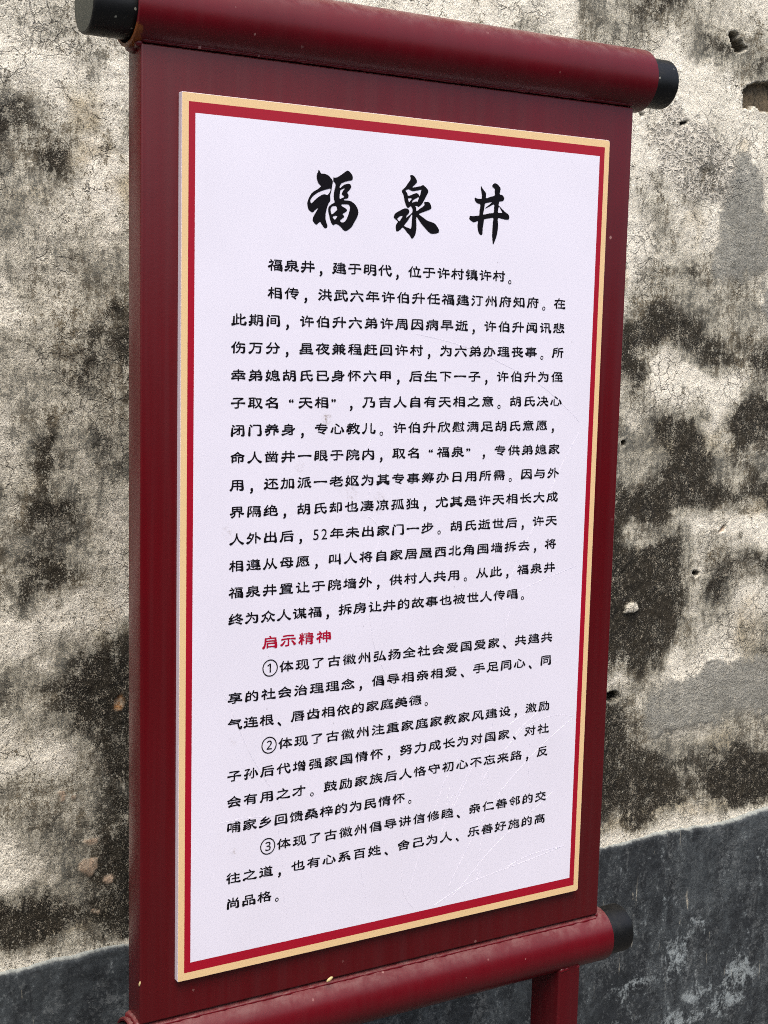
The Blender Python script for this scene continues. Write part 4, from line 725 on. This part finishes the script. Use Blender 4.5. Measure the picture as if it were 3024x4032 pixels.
# ------------------------------------------------------------------ the sign
SX = .299                                     # middle of the sign along x
sign = empty("scroll_sign", (SX, .019, 0), "maroon metal scroll-shaped sign on two legs with a white notice of Chinese text", "sign")
SM = Matrix.Translation((-SX, -.019, 0))
def to_sign(o):                                # parts are modelled in place, then hung on the sign's own origin
    o.parent = sign
    o.matrix_parent_inverse = SM
    return o

PX0, PX1 = -.0425, .6287
PZ0, PZ1 = Z0 - .046, Z0 + 1.046
CY = .019
ZT, RT = Z0 + 1.0837, .0398
ZB, RB = Z0 - .0835, .0377
panel = to_sign(box("panel", PX0, PX1, 0, .038, PZ0, PZ1, None, M_PANEL, .0022, 4))

def tube(zc, r, x0, x1):
    w = .0042
    prof = [(x0, r - w), (x0 - .0001, r - w * .85), (x0 - .0006, r - w * .4), (x0, r - .0009), (x0 + .0006, r - .0002), (x0 + .0016, r)]
    m = 40
    prof += [(x0 + .0016 + (x1 - x0 - .0032) * k / m, r) for k in range(1, m + 1)]
    prof += [(x1 - .0006, r - .0002), (x1, r - .0009), (x1 + .0006, r - w * .4), (x1 + .0001, r - w * .85), (x1, r - w), (x1 - .03, r - w), (x1 - .03, .004), (x0 + .03, .004), (x0 + .03, r - w), (x0, r - w)]
    o = to_sign(lathe_x("roller", prof, CY, zc, None, M_ROLL, 96))
    me = o.data
    n = len(me.vertices); co = np.empty(n * 3, np.float32); me.vertices.foreach_get("co", co); co = co.reshape(-1, 3)
    ends = np.minimum(np.abs(co[:, 0] - x0), np.abs(co[:, 0] - x1))
    low = np.clip((zc - .2 * r - co[:, 2]) / r * 1.6, 0, 1)
    rr = np.clip(1 - ends / .010, 0, 1) * low * np.where(np.abs(co[:, 0] - x0) < .05, 1.15, .35)
    at = me.attributes.new("rust", 'FLOAT', 'POINT'); at.data.foreach_set("value", rr.astype(np.float32))
    return o
r1 = tube(ZT, RT, -.0518, .6513); r1["label"] = "upper maroon roller"
r2 = tube(ZB, RB, -.0518, .6461); r2["label"] = "lower maroon roller"

def cap(zc, r, xin, xout, label):
    s = 1 if xout > xin else -1
    b = .0028
    prof = [(xin, r)]
    prof += [(xin + (xout - s * b - xin) * k / 8, r) for k in range(1, 9)]
    prof += [(xout - s * b * (1 - math.sin(a)), r - b * (1 - math.cos(a))) for a in [math.pi / 2 * k / 5 for k in range(1, 6)]]
    o = to_sign(lathe_x("end_cap", prof, CY, zc, None, [M_BLACK, M_CAPFACE], 72))
    for p in o.data.polygons:
        if len(p.vertices) > 10 and p.normal.x * s > .9: p.material_index = 1
    o["label"] = label
    return o
cap(ZT, .0325, -.030, -.0980, "black cap at the left end of the upper roller")
cap(ZT, .0315, .630, .6940, "black cap at the right end of the upper roller")
cap(ZB, .0318, -.030, -.0930, "black cap at the left end of the lower roller")
cap(ZB, .0330, .622, .6859, "black cap at the right end of the lower roller")

# weld beads where the sheet meets the rollers, thickened and lumpy at the corners
def bead(name, pts, r0, amp, seed):
    bm = bmesh.new(); rnd_ = random.Random(seed)
    rings = []
    n = 8
    P = [Vector(p) for p in pts]
    for i, p in enumerate(P):
        d = (P[min(i + 1, len(P) - 1)] - P[max(i - 1, 0)]).normalized()
        u = d.orthogonal().normalized(); w_ = d.cross(u)
        rr = r0 * (1 + amp * (mnoise.noise(p * 90 + Vector((seed, 0, 0))) + .3 * rnd_.uniform(-1, 1)))
        if i in (0, len(P) - 1): rr *= .3
        rings.append([bm.verts.new(p + (u * math.cos(a) + w_ * math.sin(a)) * rr) for a in [2 * math.pi * k / n for k in range(n)]])
    for a, b in zip(rings, rings[1:]):
        for k in range(n): bm.faces.new((a[k], a[(k + 1) % n], b[(k + 1) % n], b[k]))
    bm.faces.new(rings[0][::-1]); bm.faces.new(rings[-1])
    bmesh.ops.recalc_face_normals(bm, faces=bm.faces)
    me = bpy.data.meshes.new(name); bm.to_mesh(me); bm.free()
    me.polygons.foreach_set("use_smooth", [True] * len(me.polygons))
    return to_sign(link(name, me, None, M_ROLL))
zt = ZT - math.sqrt(RT ** 2 - .019 ** 2); zb = ZB + math.sqrt(RB ** 2 - .019 ** 2)
N = 140
bead("weld_bead", [(PX0 + (PX1 - PX0) * k / N, .0004, zt + .0006) for k in range(N + 1)], .0022, .5, 3)
bead("weld_bead", [(PX0 + (PX1 - PX0) * k / N, .0004, zb - .0006) for k in range(N + 1)], .0024, .6, 5)
bead("weld_bead", [(PX0 - .0006, .001 + .036 * k / 14, ZT - math.sqrt(RT ** 2 - (.018 - .036 * k / 14) ** 2)) for k in range(15)], .0048, .6, 8)
bead("weld_bead", [(PX0 - .0006, .001 + .036 * k / 14, ZB + math.sqrt(RB ** 2 - (.018 - .036 * k / 14) ** 2)) for k in range(15)], .0048, .7, 9)
bead("weld_bead", [(PX1 + .0004, .001 + .036 * k / 14, ZB + math.sqrt(RB ** 2 - (.018 - .036 * k / 14) ** 2)) for k in range(15)], .0032, .6, 12)

# legs: square tube, welded under the lower roller
for x0 in (.0045, .557):
    to_sign(box("leg", x0, x0 + .0365, -.011, .051, 0.002, ZB - RB * .45, None, M_LEG, .003, 4))
    L = [(x0 + .0365 * k / 12, -.0085, ZB - math.sqrt(RB ** 2 - .0275 ** 2) - .001) for k in range(13)]
    bead("weld_bead", L, .0028, .8, 20 + int(x0 * 10))
    to_sign(box("foot_plate", x0 - .03, x0 + .0665, -.045, .085, 0.0, .006, None, M_LEG, .001, 1))

# small things stuck on the paint
def blob(name, c, rx, ry, rz, rot, mat, label):
    bm = bmesh.new(); bmesh.ops.create_icosphere(bm, subdivisions=2, radius=1)
    for v_ in bm.verts:
        k = 1 + .12 * mnoise.noise(v_.co * 2.3 + Vector(c) * 50)
        v_.co = Vector((v_.co.x * rx * k, v_.co.y * ry * k, v_.co.z * rz * k))
    bmesh.ops.transform(bm, matrix=Matrix.Translation(c) @ Matrix.Rotation(rot, 4, 'Y'), verts=bm.verts)
    me = bpy.data.meshes.new(name); bm.to_mesh(me); bm.free()
    me.polygons.foreach_set("use_smooth", [True] * len(me.polygons))
    o = to_sign(link(name, me, None, mat)); o["label"] = label; return o
M_SHELL = mat_plain("pale_husk", (.62, .50, .24), .5)

# ---- notice plate with printed borders
H, W, T = 1.0, .58499, .0087
pz0 = Z0
R3 = [0.0, .0086, .0086 + .00965]
def ring(ix, iz): return (ix, W - ix, pz0 + iz, pz0 + H - iz)
rects = [ring(0, 0), ring(.0080, .0093), ring(.0157, .0209)]
verts, faces, mats = [], [], []
rc = .0035
def rounded(x0, x1, z0, z1, r, n=5):
    o = []
    for (cx, cz, a0) in ((x1 - r, z0 + r, -90), (x1 - r, z1 - r, 0), (x0 + r * .3, z1 - r * .3, 90), (x0 + r * .3, z0 + r * .3, 180)):
        q = r if cx > .3 else r * .3
        for k in range(n):
            a = math.radians(a0 + 90 * k / (n - 1)); o.append((cx + q * math.cos(a), cz + q * math.sin(a)))
    return o
def plate():
    bm = bmesh.new()
    ol = rounded(*rects[0], rc)
    n = len(ol)
    jit = lambda i: (random.uniform(-.00025, .00025), random.uniform(-.00025, .00025))
    back = [bm.verts.new((x, -.0002, z)) for x, z in ol]
    mid = [bm.verts.new((x, -T + .0004, z)) for x, z in ol]
    cxm, czm = W / 2, pz0 + H / 2
    fr = [bm.verts.new((x + (.0004 if x < cxm else -.0004), -T, z + (.0004 if z < czm else -.0004))) for x, z in ol]
    for A_, B_ in ((back, mid), (mid, fr)):
        for k in range(n):
            f = bm.faces.new((A_[k], A_[(k + 1) % n], B_[(k + 1) % n], B_[k])); f.material_index = 0
    def quad(rect): x0, x1, z0, z1 = rect; return [bm.verts.new(p) for p in ((x1, -T, z0), (x1, -T, z1), (x0, -T, z1), (x0, -T, z0))]
    q1, q2 = quad(rects[1]), quad(rects[2])
    per = n // 4
    for c in range(4):
        seg = fr[c * per:(c + 1) * per]
        for k in range(per - 1):
            f = bm.faces.new((seg[k], seg[k + 1], q1[c])); f.material_index = 1
        nx = fr[((c + 1) * per) % n]
        f = bm.faces.new((seg[-1], nx, q1[(c + 1) % 4], q1[c])); f.material_index = 1
        f = bm.faces.new((q1[c], q1[(c + 1) % 4], q2[(c + 1) % 4], q2[c])); f.material_index = 2
    f = bm.faces.new(q2); f.material_index = 3
    bm.faces.new(back[::-1])
    bmesh.ops.recalc_face_normals(bm, faces=bm.faces)
    me = bpy.data.meshes.new("notice_plate"); bm.to_mesh(me); bm.free()
    return to_sign(link("notice_plate", me, None, [M_EDGE, M_GOLD, M_RED, M_WHITE]))
notice = plate()
notice["label"] = "white notice plate with gold and red border"
def on_plate(o):
    o.parent = notice
    return o

# ------------------------------------------------------------------ lettering
fcu = bpy.data.curves.new("type_face", 'FONT')
fcu.fill_mode = 'NONE'
fob = bpy.data.objects.new("type_face", fcu)
COL.objects.link(fob)
dg = bpy.context.evaluated_depsgraph_get()

def outlines(ch):
    fcu.body = ch
    dg.update()
    cu = fob.evaluated_get(dg).to_curve(dg)
    res = []
    for s in cu.splines:
        bp = s.bezier_points; n = len(bp); pts = []
        for i in range(n):
            a, b = bp[i], bp[(i + 1) % n]
            L = (b.co - a.co).length
            m = max(1, min(14, int(L / .045) + 1))
            straight = (a.handle_right - a.co).length < 1e-5 and (b.handle_left - b.co).length < 1e-5
            for k in range(m):
                t = k / m
                if straight: q = a.co.lerp(b.co, t)
                else: q = a.co * (1 - t) ** 3 + a.handle_right * 3 * t * (1 - t) ** 2 + b.handle_left * 3 * t * t * (1 - t) + b.co * t ** 3
                pts.append((q.x, q.y))
        res.append(np.array(pts))
    fob.evaluated_get(dg).to_curve_clear()
    return res

def area(P): x, y = P[:, 0], P[:, 1]; return .5 * np.sum(x * np.roll(y, -1) - np.roll(x, -1) * y)

def fill_mesh(polys):
    """triangulate by the non-zero winding rule, so strokes may overlap or cross themselves"""
    pts, edges = [], []
    for P in polys:
        n0 = len(pts); n = len(P)
        pts += [Vector((float(a), float(b))) for a, b in P]
        edges += [(n0 + i, n0 + (i + 1) % n) for i in range(n)]
    vo, eo, fo, _, _, _ = delaunay_2d_cdt(pts, edges, [], 0, 1e-6)
    V = np.array([(v.x, v.y) for v in vo]); F = np.array([tuple(f) for f in fo])
    C = V[F].mean(1)
    wind = np.zeros(len(C), int)
    for P in polys:
        X1, Y1 = P[:, 0][None], P[:, 1][None]; X2, Y2 = np.roll(P[:, 0], -1)[None], np.roll(P[:, 1], -1)[None]
        x, y = C[:, :1], C[:, 1:]
        cr = (X2 - X1) * (y - Y1) - (x - X1) * (Y2 - Y1)
        wind += ((Y1 <= y) & (Y2 > y) & (cr > 0)).sum(1) - ((Y1 > y) & (Y2 <= y) & (cr < 0)).sum(1)
    return V, [tuple(int(q) for q in f) for f in F[wind != 0]]

PLAIN = set("①②③0123456789")
SMALL = set("，。、“”")
def clerical(ch):
    """turn the plain face into broad flat clerical brush shapes: arched level strokes, flared tails"""
    polys = outlines(ch)
    if not polys: return None
    if ch in PLAIN: return fill_mesh(polys)
    big_ = max(polys, key=lambda P: abs(area(P)))
    sg = 1 if area(big_) > 0 else -1
    if ch in SMALL:
        out = []
        for P in polys:
            d = np.roll(P, -1, 0) - np.roll(P, 1, 0); d /= np.maximum(np.hypot(d[:, 0], d[:, 1])[:, None], 1e-9)
            nrm = np.stack([d[:, 1], -d[:, 0]], 1) * sg
            out.append(P + nrm * (.034 if ch in '，、“”' else .008))
        return fill_mesh(out)
    tot = sum(np.sum(np.hypot(*(np.roll(P, -1, 0) - P).T)) for P in polys)
    w = min(.014, max(-.011, .017 - (tot - 7) * .0018))
    allp = np.concatenate(polys)
    x0, x1 = allp[:, 0].min(), allp[:, 0].max(); y0, y1 = allp[:, 1].min(), allp[:, 1].max()
    cx, cy = (x0 + x1) / 2, (y0 + y1) / 2; hx, hy = max((x1 - x0) / 2, .2), max((y1 - y0) / 2, .2)
    out = []
    for P in polys:
        d = np.roll(P, -1, 0) - np.roll(P, 1, 0); L = np.hypot(d[:, 0], d[:, 1]); d /= np.maximum(L[:, None], 1e-9)
        nrm = np.stack([d[:, 1], -d[:, 0]], 1) * sg
        u = (P[:, 0] - cx) / hx; v = (P[:, 1] - cy) / hy
        fl = np.clip((np.abs(u) - .45) / .55, 0, 1) * np.clip(.75 - v * .6, .2, 1.2)     # tails swell to the sides and low
        ww = w + (.038 if tot < 15 else .014) * fl
        ww = ww * np.where(np.abs(nrm[:, 1]) > .7, 1.25, .85)                             # level strokes a little heavier
        Q = P + nrm * ww[:, None]
        Q[:, 0] += .05 * hx * np.sign(u) * np.abs(u) ** 2 * np.clip(.5 - v, 0, 1)
        Q[:, 1] += .035 * (1 - u * u) - .02 + .030 * np.clip((np.abs(u) - .72) / .28, 0, 1) * np.clip(.4 - v, 0, 1)
        Q += np.array([[.006 * mnoise.noise(Vector((a * 9, b * 9, ord(ch) * .37))) for a, b in Q], [.006 * mnoise.noise(Vector((a * 9, b * 9, 40 + ord(ch) * .37))) for a, b in Q]]).T
        if area(Q) * area(P) > 0: out.append(Q)
    return fill_mesh(out)
cache = {}
def glyph(ch):
    if ch not in cache: cache[ch] = clerical(ch)
    return cache[ch]

GW, GH = .0178, .0137          # one em across and up, in metres: broad and low
def text_line(name, text, xs_, z, mat, lift, gw=GW, gh=GH, label=None):
    V, F = [], []; off = 0
    for ch, xc in zip(text, xs_):
        if ch == ' ': continue
        g = glyph(ch)
        if g is None: continue
        P, Fc = g
        if ch in "，。、": sx_, sz_, ox, oz = .0150, .0160, .0006, -.0022
        elif ch == '“': sx_, sz_, ox, oz = .0150, .0125, -.0012 + .0150 * (.5 - .21) + .004, -.0005
        elif ch == '”': sx_, sz_, ox, oz = .0150, .0125, .0002 + .0150 * (.5 - .21) - .006, -.0005
        elif ch in "①②③": sx_, sz_, ox, oz = .0240, .0248, 0, .0006
        elif ch in PLAIN: sx_, sz_, ox, oz = .0180, .0180, .0180 * .25, .0003
        else: sx_, sz_, ox, oz = gw, gh, 0, 0
        cxg = .5
        X_ = xc + ox + (P[:, 0] - cxg) * sx_
        Z_ = z + oz + (P[:, 1] - .38) * sz_
        V += [(a, -T - lift, b) for a, b in zip(X_, Z_)]
        F += [tuple(i + off for i in f) for f in Fc]
        off += len(P)
    o = mesh_from(name, V, F, None, mat)
    if label: o["label"] = label
    return on_plate(o)

XL, XR = .0690, .5146
P22 = (XR - XL) / 21.0
PN = .0204
def rowz(k): return Z0 + .8226 - (k - 1) * .03083
LINES = [
 "  福泉井，建于明代，位于许村镇许村。",
 "  相传，洪武六年许伯升任福建汀州府知府。在",
 "此期间，许伯升六弟许周因病早逝，许伯升闻讯悲",
 "伤万分，星夜兼程赶回许村，为六弟办理丧事。所",
 "幸弟媳胡氏已身怀六甲，后生下一子，许伯升为侄",
 "子取名“天相”，乃吉人自有天相之意。胡氏决心",
 "闭门养身，专心教儿。许伯升欣慰满足胡氏意愿，",
 "命人凿井一眼于院内，取名“福泉”，专供弟媳家",
 "用，还加派一老妪为其专事筹办日用所需。因与外",
 "界隔绝，胡氏却也凄凉孤独，尤其是许天相长大成",
 "人外出后，52年未出家门一步。胡氏逝世后，许天",
 "相遵从母愿，叫人将自家居屋西北角围墙拆去，将",
 "福泉井置让于院墙外，供村人共用。从此，福泉井",
 "终为众人谋福，拆房让井的故事也被世人传唱。",
 "  启示精神",
 "  ①体现了古徽州弘扬全社会爱国爱家、共建共",
 "享的社会治理理念，倡导相亲相爱、手足同心、同",
 "气连根、唇齿相依的家庭美德。",
 "  ②体现了古徽州注重家庭家教家风建设，激励",
 "子孙后代增强家国情怀，努力成长为对国家、对社",
 "会有用之才。鼓励家族后人恪守初心不忘来路，反",
 "哺家乡回馈桑梓的为民情怀。",
 "  ③体现了古徽州倡导讲信修睦、亲仁善邻的交",
 "往之道，也有心系百姓、舍己为人、乐善好施的高",
 "尚品格。"]
NATURAL = {1, 14, 18, 22, 25}
for k, s in enumerate(LINES, 1):
    if k in NATURAL:
        px = PN if k != 1 else .0204
        off0 = XL + (.0034 if k == 1 else 0)
        xs_ = [off0 + i * px for i in range(len(s))]
    elif k == 15:
        xs_ = [0, 0] + [.1130 + i * .02353 for i in range(4)]
    elif k == 11:
        a = [XL + i * .0212 for i in range(5)] + [.1706, .1815]
        n_ = len(s) - 7
        a += [.1985 + i * (XR - .1985) / (n_ - 1) for i in range(n_)]
        xs_ = a
    elif s.startswith("  "):
        xs_ = [0, 0] + [.1132 + i * (XR - .1132) / (len(s) - 3) for i in range(len(s) - 2)]
    else:
        xs_ = [XL + i * P22 for i in range(len(s))]
    red = k == 15
    text_line("text_line", s, xs_, rowz(k), M_REDINK if red else M_INK, .0003, GW * (1.12 if red else 1), GH * (1.12 if red else 1),
              "red text line" if red else None)

def smooth_closed(P, n=3):
    P = np.array(P, float); m = len(P); out = []
    for i in range(m):
        p0, p1, p2, p3 = P[i - 1], P[i], P[(i + 1) % m], P[(i + 2) % m]
        for k in range(n):
            t = k / n
            q = .5 * ((2 * p1) + (-p0 + p2) * t + (2 * p0 - 5 * p1 + 4 * p2 - p3) * t * t + (-p0 + 3 * p1 - 3 * p2 + p3) * t ** 3)
            out.append(q)
    return np.array(out)
def orient(L):
    return [P if (area(P) > 0) == (i == 0) else P[::-1] for i, P in enumerate(L)]
for polys in HEAD:
    groups = [polys] if len(polys) != 7 else [polys[:2], polys[2:]]
    V, F, off = [], [], 0
    for gi, g in enumerate(groups):
        P, Fc = fill_mesh(orient([smooth_closed(np.array(c) * 1e-5) for c in g]))
        V += [(a, -T - .0003 - .00006 * gi, b) for a, b in P]
        F += [tuple(i + off for i in f) for f in Fc]; off += len(P)
    on_plate(mesh_from("heading_character", V, F, None, M_INK))
bpy.data.objects.remove(fob)

# fine scratches: hair-thin raised burrs
V, F = [], []
for w_, pts in SCRATCH:
    P = np.array(pts) * 1e-5
    Q = []
    for i in range(len(P) - 1):
        p0, p1, p2, p3 = P[max(i - 1, 0)], P[i], P[i + 1], P[min(i + 2, len(P) - 1)]
        for k in range(8):
            t = k / 8
            Q.append(.5 * ((2 * p1) + (-p0 + p2) * t + (2 * p0 - 5 * p1 + 4 * p2 - p3) * t * t + (-p0 + 3 * p1 - 3 * p2 + p3) * t ** 3))
    Q.append(P[-1]); Q = np.array(Q)
    d = np.gradient(Q, axis=0); d /= np.maximum(np.hypot(d[:, 0], d[:, 1])[:, None], 1e-9)
    nn = np.stack([d[:, 1], -d[:, 0]], 1)
    b0 = len(V)
    for i, q in enumerate(Q):
        e = min(i, len(Q) - 1 - i) / len(Q)
        hw = .00015 * w_ * min(1, .25 + e * 6) * (.7 + .6 * random.random())
        a = q + nn[i] * hw; b = q - nn[i] * hw
        V += [(a[0], -T - .0001, a[1]), (q[0], -T - .00022, q[1]), (b[0], -T - .0001, b[1])]
    for i in range(len(Q) - 1):
        j = b0 + 3 * i
        F += [(j, j + 3, j + 4, j + 1), (j + 1, j + 4, j + 5, j + 2)]
o = on_plate(mesh_from("scratch_marks", V, F, None, M_SCR)); o["kind"] = "stuff"

blob("husk", (.2125 - .012, -.0085, Z0 - .0415), .0052, .0018, .0024, -.5, M_SHELL, "pale husk stuck at the top of the lower roller")
blob("husk", (PX0 + .0002, .0012, Z0 + .004), .0011, .0012, .0036, .25, M_SHELL, "pale husk stuck on the left edge of the panel")
